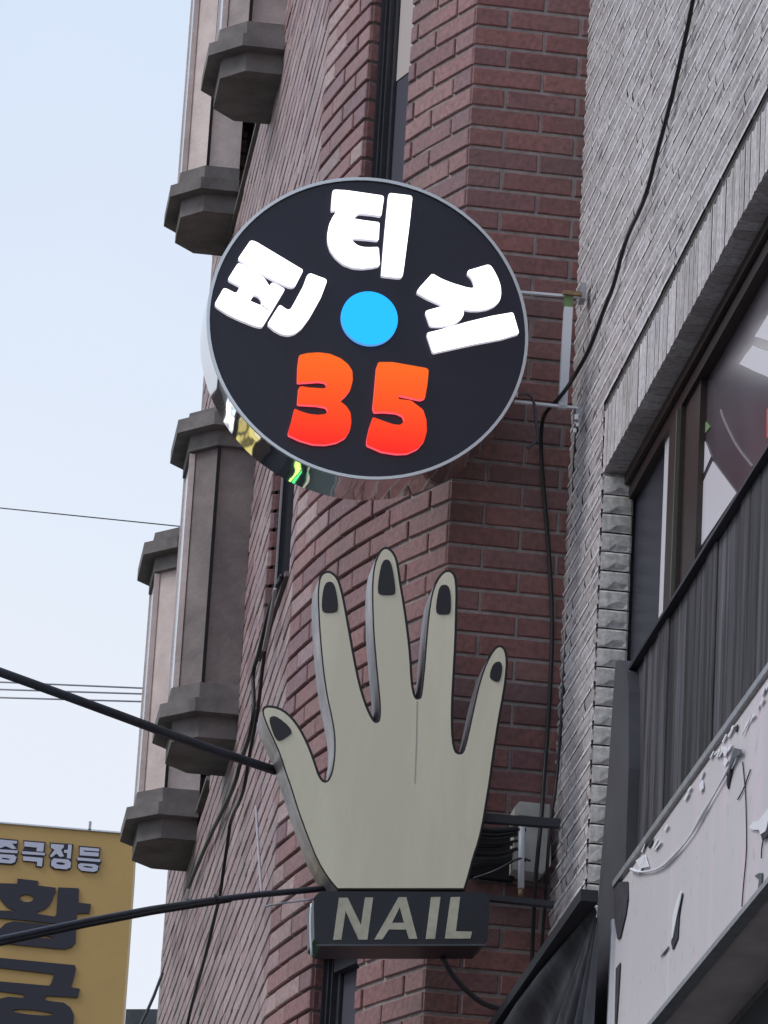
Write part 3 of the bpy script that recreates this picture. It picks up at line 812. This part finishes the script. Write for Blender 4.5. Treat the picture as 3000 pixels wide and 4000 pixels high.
disc('face', R-.008, .002, .006, M['black'], ds)
disc('back_plate', R-.005, TD-.012, TD-.002, M['black'], ds)
def dsp(P, front=-.014): return [on_plane(x, y, cc+WF*front, WF) for x, y in P]
def letter(P, m, side, holes=(), r=5, front=-.014):
    return plate('letter', dsp(soften(P, r), front), WF*(.0018-front), m, ds, holes=[dsp(soften(h, 3), front) for h in holes], side=side)
za = lambda P: zr(P, 820, 900, .28933)
zbb = lambda P: zr(P, 1240, 700, .25317)
zc = lambda P: zr(P, 1600, 1000, .27728)
zd = lambda P: zr(P, 1100, 1340, .36166)
wl, wsd = M['white_led'], M['white_side']
letter(za([(550, 132), (620, 150), (1262, 535), (1145, 760), (1080, 768), (880, 680), (620, 545), (388, 395), (385, 372)]), wl, wsd)
letter(za([(385, 445), (430, 455), (640, 575), (745, 655), (805, 755), (830, 705), (870, 710), (1015, 790), (830, 1100), (715, 1290), (690, 1305), (600, 1285), (400, 1205), (240, 1130), (90, 1030), (65, 990), (185, 778), (225, 785), (355, 850), (410, 755), (250, 670), (250, 645), (370, 455)]), wl, wsd,
       holes=[za([(595, 865), (540, 950), (680, 1010), (698, 995), (690, 930), (650, 885)])])
plate('letter_slit', dsp(za([(698, 1000), (820, 1090), (814, 1098), (692, 1012)]), -.0146), WF*.001, M['zinc'], ds)
letter(za([(1350, 575), (1565, 655), (1580, 685), (1500, 900), (1350, 1170), (1240, 1320), (1150, 1390), (1060, 1415), (960, 1395), (860, 1340), (780, 1270), (790, 1240), (935, 1010), (960, 1010), (1040, 1070), (1090, 1065), (1180, 900), (1260, 750), (1310, 610)]), wl, wsd)
letter(zbb([(260, 160), (450, 170), (1000, 250), (1028, 275), (1005, 430), (985, 570), (860, 545), (640, 525), (550, 605), (700, 630), (960, 665), (945, 945), (760, 925), (520, 908), (560, 975), (620, 1020), (700, 1045), (800, 1050), (945, 1045), (965, 1330), (850, 1360), (700, 1375), (550, 1365), (400, 1310), (280, 1210), (200, 1100), (160, 980), (155, 850), (180, 700), (230, 590), (300, 490), (250, 478), (225, 490), (210, 470), (232, 185)]), wl, wsd)
letter(zbb([(1120, 212), (1440, 250), (1465, 280), (1420, 700), (1330, 1400), (1310, 1510), (1250, 1520), (990, 1490), (985, 1470), (1010, 1150), (1040, 800), (1095, 240)]), wl, wsd)
letter(zc([(320, 245), (450, 320), (600, 380), (800, 440), (890, 455), (915, 425), (890, 340), (850, 280), (810, 250), (825, 200), (950, 165), (1105, 118), (1150, 140), (1200, 220), (1250, 320), (1285, 430), (1290, 540), (1270, 630), (1200, 700), (1100, 745), (980, 765), (850, 765), (750, 745), (770, 800), (740, 870), (660, 940), (560, 975), (420, 990), (290, 985), (220, 785), (250, 765), (480, 700), (400, 665), (250, 600), (95, 510), (150, 430)]), wl, wsd)
letter(zc([(250, 1080), (400, 1045), (800, 930), (1150, 845), (1440, 795), (1462, 805), (1545, 1090), (1300, 1165), (900, 1240), (330, 1365), (245, 1110)]), wl, wsd)
for P in ([(190, 130), (280, 108), (400, 100), (520, 115), (640, 165), (720, 230), (765, 300), (770, 400), (745, 500), (700, 560), (630, 625), (700, 680), (745, 750), (755, 850), (740, 940), (690, 1020), (600, 1070), (480, 1095), (340, 1090), (200, 1050), (70, 990), (75, 950), (110, 830), (140, 705), (200, 735), (300, 765), (400, 775), (480, 765), (500, 730), (480, 690), (380, 672), (170, 660), (185, 480), (210, 465), (300, 480), (460, 490), (495, 462), (470, 422), (400, 412), (170, 428), (175, 250)],
          [(1045, 205), (1200, 205), (1570, 270), (1590, 295), (1575, 450), (1550, 595), (1500, 612), (1400, 590), (1262, 560), (1262, 603), (1400, 620), (1530, 720), (1565, 830), (1570, 950), (1540, 1060), (1470, 1140), (1360, 1190), (1240, 1195), (1080, 1170), (920, 1100), (920, 1040), (950, 900), (985, 798), (1100, 840), (1200, 875), (1280, 885), (1325, 845), (1310, 785), (1240, 752), (1100, 740), (1000, 745), (985, 700), (1000, 550), (1025, 260)]):
    o = plate('digit', dsp(soften(zd(P), 4)), WF*.0158, M['digit'], ds, side=M['red_side'])
bc = on_plane(1441, 1249, cc, WF)
disc('blue_dot', .0825, -.014, .0018, M['blue_led'], ds, c=bc, side=M['blue_side'])
# bracket arms and upright
def PB(x, y, d=.09): return on_plane(x, y, cc+WF*d, WF)
br = MB()
def bar_(mb_, a, b, r, back=.012):
    up = (b-a).normalized().cross(WF).normalized()*r
    mb_.box(a-up, b-a, up*2, WF*back)
bar_(br, PB(2035, 1139), PB(2262, 1158), .0035)
brk = br.build('bracket', M['steelw'], ds)
br = MB(); bar_(br, PB(2010, 1566), PB(2258, 1592), .0035); br.build('arm', M['steelw'], brk)
mb = MB(); bar_(mb, PB(2222, 1198), PB(2199, 1592), .0125, .02); mb.build('upright', M['steelw'], brk)
mb = MB(); bar_(mb, PB(2223, 1150), PB(2222, 1198), .012, .02); mb.build('upright_top', M['moss'], brk)
mb = MB(); bar_(mb, PB(2200, 1140, .08), PB(2272, 1146, .08), .006, .014); mb.build('rusty_tab', M['rust'], brk)
mb = MB(); mb.box(PB(2268, 1165), UF*.016, WF*.05, ZZ*.05); mb.build('wall_plate', M['steelg'], brk)
mb = MB(); mb.box(PB(2250, 1622), UF*.014, WF*.05, ZZ*.03); mb.build('wall_plate', M['steelg'], brk)
for (x, y, r_) in ((2012, 1550, .009), (2252, 1640, .009), (2256, 1666, .006), (2245, 1690, .007)):
    V = []; c_ = PB(x, y, .05)
    V, Fc = tube_mesh([c_, c_+ZZ*r_*1.7], r_*.8, 8, 0); mk('bolt', V, Fc, M['steelw'], brk)

# ================================================================ HAND SIGN
H0 = at_y(1500, 3000, 12.9)
def HP(P, d=0.): return [on_plane(x, y, H0+WF*d, WF) for x, y in P]
hs = thing('hand_sign', 'cream hand shaped sign with black fingernails above a black box reading NAIL', 'sign', tuple(HP([(1560, 3690)])[0]))
HAND = [(1317,3476),(1281,3434),(1237,3362),(1194,3253),(1165,3174),(1129,3058),(1117,3027),(1092,2947),(1063,2882),(1037,2825),(1023,2781),(1029,2763),(1048,2756),(1088,2763),(1124,2785),(1157,2821),(1186,2868),(1211,2922),(1233,2984),(1247,3027),(1260,3047),(1272,3052),(1284,3043),(1298,3005),(1306,2940),(1305,2868),(1294,2803),(1276,2723),(1262,2629),(1251,2521),(1244,2420),(1240,2325),(1244,2268),(1254,2242),(1276,2230),(1298,2235),(1320,2257),(1334,2297),(1348,2362),(1367,2470),(1385,2571),(1406,2673),(1428,2745),(1446,2788),(1461,2814),(1471,2819),(1481,2810),(1483,2759),(1475,2673),(1466,2579),(1457,2470),(1453,2362),(1453,2268),(1461,2203),(1479,2156),(1500,2137),(1522,2141),(1544,2166),(1555,2203),(1565,2275),(1580,2362),(1594,2463),(1605,2564),(1609,2651),(1616,2702),(1625,2725),(1634,2727),(1643,2720),(1649,2673),(1656,2600),(1663,2506),(1672,2405),(1685,2318),(1703,2268),(1728,2235),(1750,2226),(1768,2233),(1781,2253),(1786,2304),(1784,2398),(1781,2506),(1775,2615),(1769,2723),(1767,2817),(1770,2890),(1779,2933),(1793,2942),(1808,2937),(1820,2897),(1833,2839),(1848,2767),(1866,2687),(1887,2615),(1913,2557),(1938,2524),(1960,2521),(1976,2539),(1983,2579),(1978,2651),(1967,2723),(1952,2803),(1938,2890),(1927,2962),(1916,3049),(1904,3121),(1890,3210),(1872,3289),(1852,3347),(1831,3427),(1816,3476)]
def inset(P, d):
    n = len(P); A = sum(P[i][0]*P[(i+1) % n][1]-P[(i+1) % n][0]*P[i][1] for i in range(n)); sg = 1 if A > 0 else -1
    Q = []
    for i in range(n):
        a, b, c = P[i-1], P[i], P[(i+1) % n]
        t1 = (b[0]-a[0], b[1]-a[1]); t2 = (c[0]-b[0], c[1]-b[1]); l1 = math.hypot(*t1) or 1; l2 = math.hypot(*t2) or 1
        n1 = (-t1[1]/l1, t1[0]/l1); n2 = (-t2[1]/l2, t2[0]/l2); m_ = (n1[0]+n2[0], n1[1]+n2[1]); lm = math.hypot(*m_) or 1
        k = min(1/max(.35, (m_[0]*n1[0]+m_[1]*n1[1])/lm), 1.5)
        Q.append((b[0]+sg*m_[0]/lm*d*k, b[1]+sg*m_[1]/lm*d*k))
    return Q
TDH = .135
fin = [HAND[0]]
for a_, b_ in zip(HAND, HAND[1:]):
    fin += [(a_[0]*.75+b_[0]*.25, a_[1]*.75+b_[1]*.25), (a_[0]*.25+b_[0]*.75, a_[1]*.25+b_[1]*.75)]
fin.append(HAND[-1])
core = plate('hand_case', HP(fin, .004), WF*TDH, M['outl'], hs, side=M['return'])
mid = inset(fin, 7)
plate('hand_face', HP(mid, -.001), WF*.0045, M['cream'], hs)
# dark beading round the back edge of the case
plate('back_bead', HP(inset(fin, -2.5), .004+TDH-.012), WF*.014, M['outl'], hs)
z6 = lambda P: zr(P, 900, 2000, .72333)
for P in ([(510, 385), (540, 373), (562, 390), (576, 450), (583, 520), (572, 542), (510, 545), (493, 527), (496, 450)],
          [(820, 265), (848, 253), (868, 272), (884, 350), (893, 432), (880, 448), (810, 448), (795, 430), (801, 350)],
          [(1130, 400), (1160, 390), (1183, 405), (1192, 470), (1190, 540), (1178, 553), (1123, 553), (1109, 535), (1116, 460)],
          [(1425, 815), (1450, 805), (1466, 818), (1468, 860), (1456, 912), (1440, 918), (1405, 902), (1400, 880), (1410, 840)],
          [(207, 1113), (232, 1100), (260, 1110), (315, 1155), (334, 1188), (320, 1205), (270, 1237), (248, 1230), (225, 1180)]):
    plate('fingernail', HP(smooth_closed(z6(P), 1), -.0035), WF*.002, M['nailp'], hs)
# seam line down the back of the hand, faint dirt
plate('seam', HP([(1627, 2738), (1632, 2738), (1629, 2900), (1622, 3060), (1618, 3060), (1624, 2900)], -.0018), WF*.0006, mat('cream_seam', (.44, .42, .35), .6), hs)
# name box
nb = soften([(1225, 3481), (1916, 3484), (1903, 3693), (1228, 3693)], 26)
plate('name_box', HP(nb, -.008), WF*.15, M['navy'], hs)
plate('name_box_trim', HP([(1236, 3688), (1898, 3688), (1897, 3694), (1236, 3695)], -.011), WF*.003, M['zinc'], hs)
z5 = lambda P: zr(P, 1200, 3450, .4521)
plate('letter', HP(z5([(275, 125), (350, 125), (465, 362), (500, 123), (570, 123), (520, 487), (445, 487), (332, 240), (295, 487), (225, 490)]), -.010), WF*.002, M['textc'], hs)
plate('letter', HP(z5([(790, 120), (857, 120), (952, 480), (880, 480), (855, 400), (705, 400), (650, 485), (580, 487)]), -.010), WF*.002, M['textc'], hs, holes=[HP(z5([(800, 205), (838, 342), (733, 342)]), -.010)])
plate('letter', HP(z5([(1070, 120), (1152, 118), (1105, 480), (1025, 482)]), -.010), WF*.002, M['textc'], hs)
plate('letter', HP(z5([(1240, 120), (1322, 118), (1285, 415), (1425, 418), (1410, 478), (1190, 478)]), -.010), WF*.002, M['textc'], hs)
mb = MB()
for (a, b, r_) in (((1885, 3192), (2190, 3214), .012), ((1905, 3503), (2165, 3530), .008)):
    mb = MB(); pa, pb = HP([a, b], .06); up = ZZ*r_; mb.box(pa-up, pb-pa, up*2, WF*.024); mb.build('bracket', M['bar'], hs)

# ================================================================ OCHRE SIGN
YO = 25.0
def YP(P, d=0.): return [at_y(x, y, YO+d) for x, y in P]
ys = thing('ochre_sign', 'ochre vertical shop sign with navy and white Korean lettering at far left', 'sign', tuple(at_y(250, 4150, YO)))
plate('board', YP([(-250, 3196), (528, 3262), (521, 3400), (500, 3700), (478, 4000), (462, 4250), (-250, 4250)], .012), Vector((0, .25, 0)), M['ochre'], ys)
mb = MB(); a, b = at_y(-250, 3194, YO), at_y(528, 3259, YO); mb.box(a, b-a, Vector((0, .25, 0)), ZZ*.008); mb.build('top_trim', M['steelw'], ys)
mb = MB(); a = at_y(345, 3243, YO); mb.box(a, Vector((.014, 0, 0)), Vector((0, .014, 0)), ZZ*.05); mb.build('lifting_lug', M['steelg'], ys)
yz = lambda P: zr(P, 0, 3200, .36179)
def yl(P, holes=(), m='ink', d=.0, th=.012):
    plate('letter', YP(yz(P), d), Vector((0, th, 0)), M[m], ys, holes=[YP(yz(h), d) for h in holes])
ell = lambda x, y, a, b, n=16, t=.1: [(x+a*math.cos(2*math.pi*i/n)*math.cos(t)-b*math.sin(2*math.pi*i/n)*math.sin(t), y+a*math.cos(2*math.pi*i/n)*math.sin(t)+b*math.sin(2*math.pi*i/n)*math.cos(t)) for i in range(n)]
yl([(190, 640), (412, 665), (408, 715), (600, 738), (598, 790), (580, 820), (560, 875), (530, 930), (480, 970), (400, 1000), (405, 1022), (590, 1050), (607, 1025), (628, 735), (850, 745), (848, 900), (980, 915), (965, 1015), (830, 1015), (820, 1150), (600, 1128), (300, 1095), (-300, 1040), (-300, 940), (0, 985), (170, 990), (80, 950), (20, 890), (-10, 850), (-10, 690), (185, 695)], holes=[ell(287, 853, 75, 42)])
yl([(-20, 1200), (60, 1125), (150, 1102), (600, 1142), (820, 1160), (815, 1330), (770, 1380), (700, 1402), (600, 1395), (-20, 1335)], holes=[ell(380, 1262, 215, 14, t=.09)])
yl([(-60, 1490), (810, 1575), (818, 1610), (800, 1700), (765, 1812), (862, 1830), (838, 1925), (500, 1903), (482, 1950), (560, 1965), (690, 1980), (760, 2030), (797, 2110), (790, 2230), (740, 2330), (300, 2330), (-60, 2300), (-60, 1950), (90, 1915), (250, 1930), (262, 1890), (-60, 1850), (-60, 1745), (530, 1797), (555, 1765), (585, 1672), (-60, 1595)], holes=[ell(355, 2085, 225, 26, t=.09)])
# row of four small pale letters on dark silhouettes
SM = [([(-60, 200), (195, 222), (188, 300), (178, 330), (205, 352), (185, 385), (190, 430), (165, 480), (130, 492), (-60, 478)],
       [[(-60, 214), (185, 235), (182, 262), (130, 262), (178, 318), (140, 322), (60, 290), (10, 310), (-60, 305)], [(-60, 320), (190, 338), (188, 368), (-60, 352)], [(-60, 372), (150, 386), (178, 410), (160, 462), (120, 478), (-60, 464)]], [ell(60, 427, 48, 9)]),
      ([(250, 225), (492, 245), (480, 345), (497, 378), (472, 402), (470, 490), (450, 522), (385, 512), (382, 468), (240, 450), (252, 400), (228, 370), (262, 300)],
       [[(262, 240), (478, 258), (466, 350), (392, 345), (400, 306), (262, 292)], [(240, 345), (486, 364), (482, 390), (240, 374)], [(250, 400), (462, 418), (452, 510), (398, 503), (402, 458), (250, 446)]], []),
      ([(540, 250), (790, 268), (775, 420), (775, 500), (755, 545), (690, 552), (570, 538), (535, 500), (545, 430), (525, 395), (565, 320), (535, 300)],
       [[(550, 266), (690, 276), (690, 300), (660, 330), (690, 400), (650, 408), (610, 370), (560, 410), (535, 400), (590, 330), (548, 305)], [(738, 272), (776, 275), (764, 425), (722, 420), (726, 365), (690, 360), (692, 330), (730, 332)], [(580, 422), (740, 436), (768, 470), (760, 520), (720, 540), (600, 530), (552, 500), (555, 450)]], [ell(655, 478, 50, 14)]),
      ([(850, 285), (1085, 305), (1070, 420), (1095, 455), (1070, 500), (1070, 540), (1040, 578), (880, 565), (830, 520), (835, 470), (822, 430), (850, 400)],
       [[(862, 300), (1072, 318), (1070, 348), (905, 336), (904, 350), (1068, 362), (1062, 402), (860, 388)], [(835, 412), (1085, 434), (1080, 462), (835, 442)], [(870, 475), (1020, 486), (1062, 505), (1050, 555), (1010, 568), (880, 555), (842, 520), (845, 490)]], [ell(950, 515, 55, 9)])]
for sil, parts_, holes_ in SM:
    yl(sil, m='ink', d=.004, th=.008)
    for i, P in enumerate(parts_): yl(P, m='sgrey', d=-.002, th=.006, holes=[h for h in holes_ if i == len(parts_)-1])

# ================================================================ THINGS FIXED TO THE WALLS
def WPt(x, y, d): return on_plane(x, y, PTH[0]-WF*d, WF)
mb_t = thing('meter_box', 'pale grey plastic box fixed to the red brick behind the hand sign', 'electric box', tuple(WPt(2080, 3400, .1)))
bx = [(2012, 3150), (2030, 3130), (2148, 3142), (2152, 3380), (2118, 3412), (2005, 3395)]
plate('case', [WPt(x, y, .10) for x, y in bx], WF*.095, M['box'], mb_t)
mb = MB(); a = WPt(2024, 3183, .112); mb.box(a, UF*.088, WF*.01, ZZ*.035); mb.build('lid_lip', M['box'], mb_t)
lt = thing('lamp_tube', 'slim white upright tube with dark clips in front of the pale grey box', 'tube', tuple(WPt(2036, 3500, .2)))
tube('tube', [WPt(2040, 3218, .2), WPt(2035, 3470, .2)], .0095, M['steelw'], lt, it=0)
tube('tip', [WPt(2034, 3475, .2), WPt(2035, 3503, .2)], .007, M['rust'], lt, it=0)
for y in (3240, 3358): tube('clip', [WPt(2026, y, .2), WPt(2054, y+2, .2)], .006, M['bar'], lt, it=0)
sbx = [(2092, 3742), (2128, 3742), (2118, 3800), (2084, 3830), (2080, 3790)]
tag(plate('junction_box', [WPt(x, y, .09) for x, y in sbx], WF*.08, M['box']), 'small white junction box low on the brick beside the black awning', 'electric box')
# bundle of dark cables between the hand sign and the pale box
cb = thing('cable_bundle', 'sagging bundle of dark cables stretched between the hand sign and the pale box', 'cable bundle', tuple(WPt(1930, 3330, .12)))
rc = random.Random(11)
for i in range(9):
    ya = 3232+i*20+rc.uniform(-5, 5); yb = 3236+i*15+rc.uniform(-8, 8); dd = rc.uniform(.06, .13); sg = rc.uniform(4, 16)
    tube('cable', [WPt(1830, ya, dd), WPt(1900, (ya+yb)/2+sg, dd), WPt(1960, (ya+yb)/2+sg, dd), WPt(2022, yb, dd)], rc.choice([.004, .0065, .009]), M[rc.choice(['cable', 'cable', 'cableg', 'bar'])], cb)
plate('backing_sheet', [WPt(x, y, .03) for x, y in [(1835, 3225), (2015, 3240), (2006, 3440), (1835, 3420)]], WF*.028, M['dark'], cb)

def wire(name, pts, r, m, label, cat='cable', it=2, group=None):
    o = tube(name, pts, r, M[m], it=it); tag(o, label, cat, group); return o
wire('cable', [at_y(-120, 2582, 12.3), at_y(400, 2770, 12.5), at_y(760, 2905, 12.8), at_y(1075, 3010, 13.0)], .0135, 'cableg', 'thick grey cable sloping down from upper left into the thumb side of the hand sign', it=1)
wire('cable', [at_y(-100, 3690, 12.2), at_y(480, 3568, 12.5), at_y(900, 3505, 12.8), at_y(1300, 3468, 13.0)], .0088, 'cableg', 'upper of two twinned black cables running to the foot of the hand', it=1)
wire('cable', [at_y(-100, 3708, 12.2), at_y(490, 3582, 12.5), at_y(900, 3516, 12.79)], .0065, 'cable', 'lower thinner black cable of the pair crossing the ochre sign', it=1)
mb_ = None
for i, (x, y) in enumerate([(735, 3528), (845, 3510)]):
    V, Fc = tube_mesh([at_y(x-7, y, 12.7), at_y(x+7, y-3, 12.7)], .0125, 10, 0)
    tag(mk('cable_tie', V, Fc, M['cable']), ['left', 'right'][i]+' black tie binding the cable that runs to the foot of the hand', 'cable tie')
wire('overhead_wire', [at_y(-100, 1974, 30), at_y(760, 2062, 30)], .004, 'cableg', 'single thin wire high across the pale sky', 'wire', 0)
for y0, y1, lb in ((2660, 2690, 'uppermost'), (2690, 2712, 'middle'), (2722, 2742, 'lowest')):
    wire('overhead_wire', [at_y(-100, y0, 28), at_y(600, y1, 28)], .0055, 'cablew', lb+' of three parallel wires across the sky beside the lower far bay', 'wire', 0, 'three parallel wires in the sky')
FP = lambda x, y, o=.02: onF(x, y, o)
wire('cable', [FP(2716, -60), FP(2700, 40), FP(2655, 250), FP(2620, 400), FP(2560, 620), FP(2520, 780), FP(2440, 940), FP(2400, 1110), FP(2362, 1200), FP(2310, 1350, .03), WPt(2262, 1440, .30), WPt(2200, 1540, .28), WPt(2138, 1600, .2), WPt(2118, 1640, .1), WPt(2112, 1720, .03), WPt(2118, 1850, .02), WPt(2140, 2100, .02), WPt(2160, 2400, .02), WPt(2150, 2700, .02), WPt(2128, 3000, .02), WPt(2115, 3200, .19), WPt(2092, 3420, .19), WPt(2080, 3700, .06), WPt(2065, 4050, .03)], .0062, 'cable', 'black cable hanging down the grey brick then along the red pier', it=2)
wire('cable', [WPt(2262, 1615, .12), WPt(2250, 1700, .1), WPt(2242, 1850, .08), WPt(2236, 2100, .07), WPt(2220, 2400, .07), WPt(2203, 2640, .07), WPt(2190, 2850, .08), WPt(2170, 3100, .1), WPt(2150, 3200, .2), WPt(2135, 3420, .2), WPt(2128, 3560, .1), WPt(2100, 3900, .05), WPt(2085, 4050, .05)], .005, 'cable', 'black cable running straight down the corner where grey meets red brick', it=2)
wire('cable', [PB(2030, 1546), PB(2052, 1536), PB(2078, 1548), PB(2088, 1580), PB(2092, 1640), PB(2105, 1700), PB(2085, 1735), PB(2060, 1750)], .0045, 'post', 'short looping cable below the bracket of the round sign', it=2)
wire('cable', [HP([(1730, 3745)], .12)[0], HP([(1762, 3805)], .2)[0], HP([(1820, 3870)], .3)[0], HP([(1890, 3925)], .4)[0], HP([(1975, 3945)], .45)[0]], .008, 'post', 'grey hose curving down from under the name box to the awning', 'hose')
wire('cable', [WPt(1850, 3432, .1), WPt(1930, 3405, .12), WPt(1985, 3375, .16), WPt(2010, 3358, .19), WPt(2040, 3352, .215), WPt(2070, 3362, .16)], .0035, 'cableg', 'thin cable sagging from the hand sign to the white tube')
def BP(s, o, z): return B0+WS*s+NS*o+ZZ*z
def flank(x, y, o=.02):      # point on the straight flank of the brick building
    return on_plane(x, y, B0+NS*o, NS)
wire('cable', [flank(1100, 2250), flank(1062, 2330), flank(1010, 2560), flank(985, 2625), flank(994, 2769), flank(977, 2874), flank(943, 2959), flank(918, 3064), flank(867, 3170), flank(816, 3275), flank(736, 3465)], .0075, 'cable', 'dark drooping cable down the brick flank from the narrow window')
wire('cable', [flank(1085, 2280, .03), flank(1050, 2420, .03), flank(1024, 2620, .03), flank(1008, 2780, .03), flank(972, 2960, .03), flank(952, 3100, .03), flank(900, 3200, .03), flank(892, 3275, .03), flank(875, 3381, .03), flank(860, 3500, .03), flank(836, 3590, .03), flank(812, 3700, .03), flank(775, 3830, .03), flank(735, 3980, .03), flank(725, 4060, .03)], .0062, 'cable', 'long thin black cable wandering down the brick flank to the bottom edge')
wire('cable', [at_y(1312, 2300, 13.9).lerp(at_y(1312, 2300, 13.9), 0)+Vector((-.16, .4, .0))]*0+[flank(1075, 2300, .05), flank(1060, 2400, .05), flank(1030, 2540, .05)], .006, 'cablew', 'short pale cable at the foot of the narrow window')
wire('cable', [flank(1000, 3150, .03), flank(1008, 3300, .03), flank(1022, 3492, .03)], .0045, 'cablew', 'thin pale wire hanging beside the hand sign')
wire('cable', [HP([(1035, 3540)], .05)[0], HP([(1110, 3527)], .03)[0], HP([(1222, 3512)], .01)[0]], .003, 'cablew', 'thin pale wire joining the name box at its upper left', it=1)
wire('cable', [at_y(520, 4060, 15), at_y(590, 3920, 15), at_y(635, 3800, 15)], .005, 'cableg', 'thin slanting cable in front of the sky gap at bottom left', it=1)
wire('cable', [HP([(1216, 3530)], .0)[0], HP([(1212, 3600)], .0)[0], HP([(1217, 3735)], .0)[0]], .0035, 'steelw', 'bright thin strip standing along the left end of the name box', 'strip', it=1)
hb = MB(); a = at_y(482, 4080, 21); b = at_y(650, 4080, 21); hb.box(a, b-a, Vector((0, .6, 0)), ZZ*(at_y(565, 3946, 21).z-a.z))
tag(hb.build('roof_box', M['zinc']), 'grey sheet metal box at the bottom left below the sky gap', 'metal box')

# ---------------------------------------------------------------- shops across the street (mirrored in the polished rim)
def shop(x, y0, y1, h, col, label):
    b = thing('shop_building', label, 'building', (x, (y0+y1)/2, 0))
    mb = MB(); mb.box((x-8, y0, 0), (8, 0, 0), (0, y1-y0, 0), (0, 0, h)); mb.build('wall', col, b)
    n_ = int((y1-y0)/2.2)
    for fl in range(1, int(h//3)):
        for i in range(n_):
            mb = MB(); mb.box((x, y0+.6+i*2.2, fl*3+1.2), (.04, 0, 0), (0, 1.3, 0), (0, 0, 1.3)); mb.build('window', M['glass'], b)
def lit(x, y0, y1, z0, z1, cols, es, label, n=5):
    t = thing('shop_sign', label, 'sign', (x, (y0+y1)/2, z0))
    mb = MB(); mb.box((x, y0, z0), (.22, 0, 0), (0, y1-y0, 0), (0, 0, z1-z0)); mb.build('case', M['frame'], t)
    ms = [mat('lit_shop_letter', tuple(.3*c for c in c_), .5, emit=c_, estr=es) for c_ in cols]
    st = (y1-y0-.2)/n; r2 = random.Random(int(z0*10))
    for i in range(n):
        a, b = z0+r2.uniform(.05, .2), z1-r2.uniform(.05, .2)
        mb = MB(); mb.box((x+.223, y0+.1+i*st+.05, a), (.03, 0, 0), (0, st*r2.uniform(.55, .9), 0), (0, 0, b-a)); mb.build('lit_letter', ms[i % len(ms)], t)
shop(-6.6, 16, 27, 9.0, mat('umber_facade', (.10, .07, .06), .8, noise=.4, nscale=1), 'umber shop building across the street, seen only mirrored in the rim')
shop(-6.6, 27.3, 46, 8.0, mat('brown_facade', (.12, .085, .07), .8, noise=.4, nscale=1), 'brown shop building across the street, seen only mirrored in the rim')
lit(-6.55, 21.5, 25.6, 6.35, 7.5, [(.85, 1, 1), (.7, .85, .95), (1, 1, 1)], 2.2, 'white lit shop sign across the street, mirrored in the rim', 4)
lit(-6.55, 22, 26.8, 4.3, 6.0, [(.8, .68, .22), (.9, .8, .5), (.55, .45, .15)], 1.3, 'yellow lit shop sign across the street, mirrored in the rim', 6)
kb = thing('shop_kiosk', 'low dark kiosk across the street, seen only mirrored in the rim', 'kiosk', (-5.4, 26, 0))
mb = MB(); mb.box((-6.5, 20.5, 0), (2.1, 0, 0), (0, 12.5, 0), (0, 0, 3.1)); mb.build('wall', M['bar'], kb)
lit(-4.4, 22.5, 32.5, 1.7, 2.6, [(.08, 1, .25), (.15, .9, .2), (.6, .95, .2)], 2.4, 'green lit shop sign on the low kiosk, mirrored low in the rim', 9)
lit(-4.4, 23.5, 32.5, .3, .9, [(.5, .6, .35), (.2, .8, .4), (.7, .65, .5)], 1.0, 'dim lit strip below the green kiosk sign, mirrored low in the rim', 8)
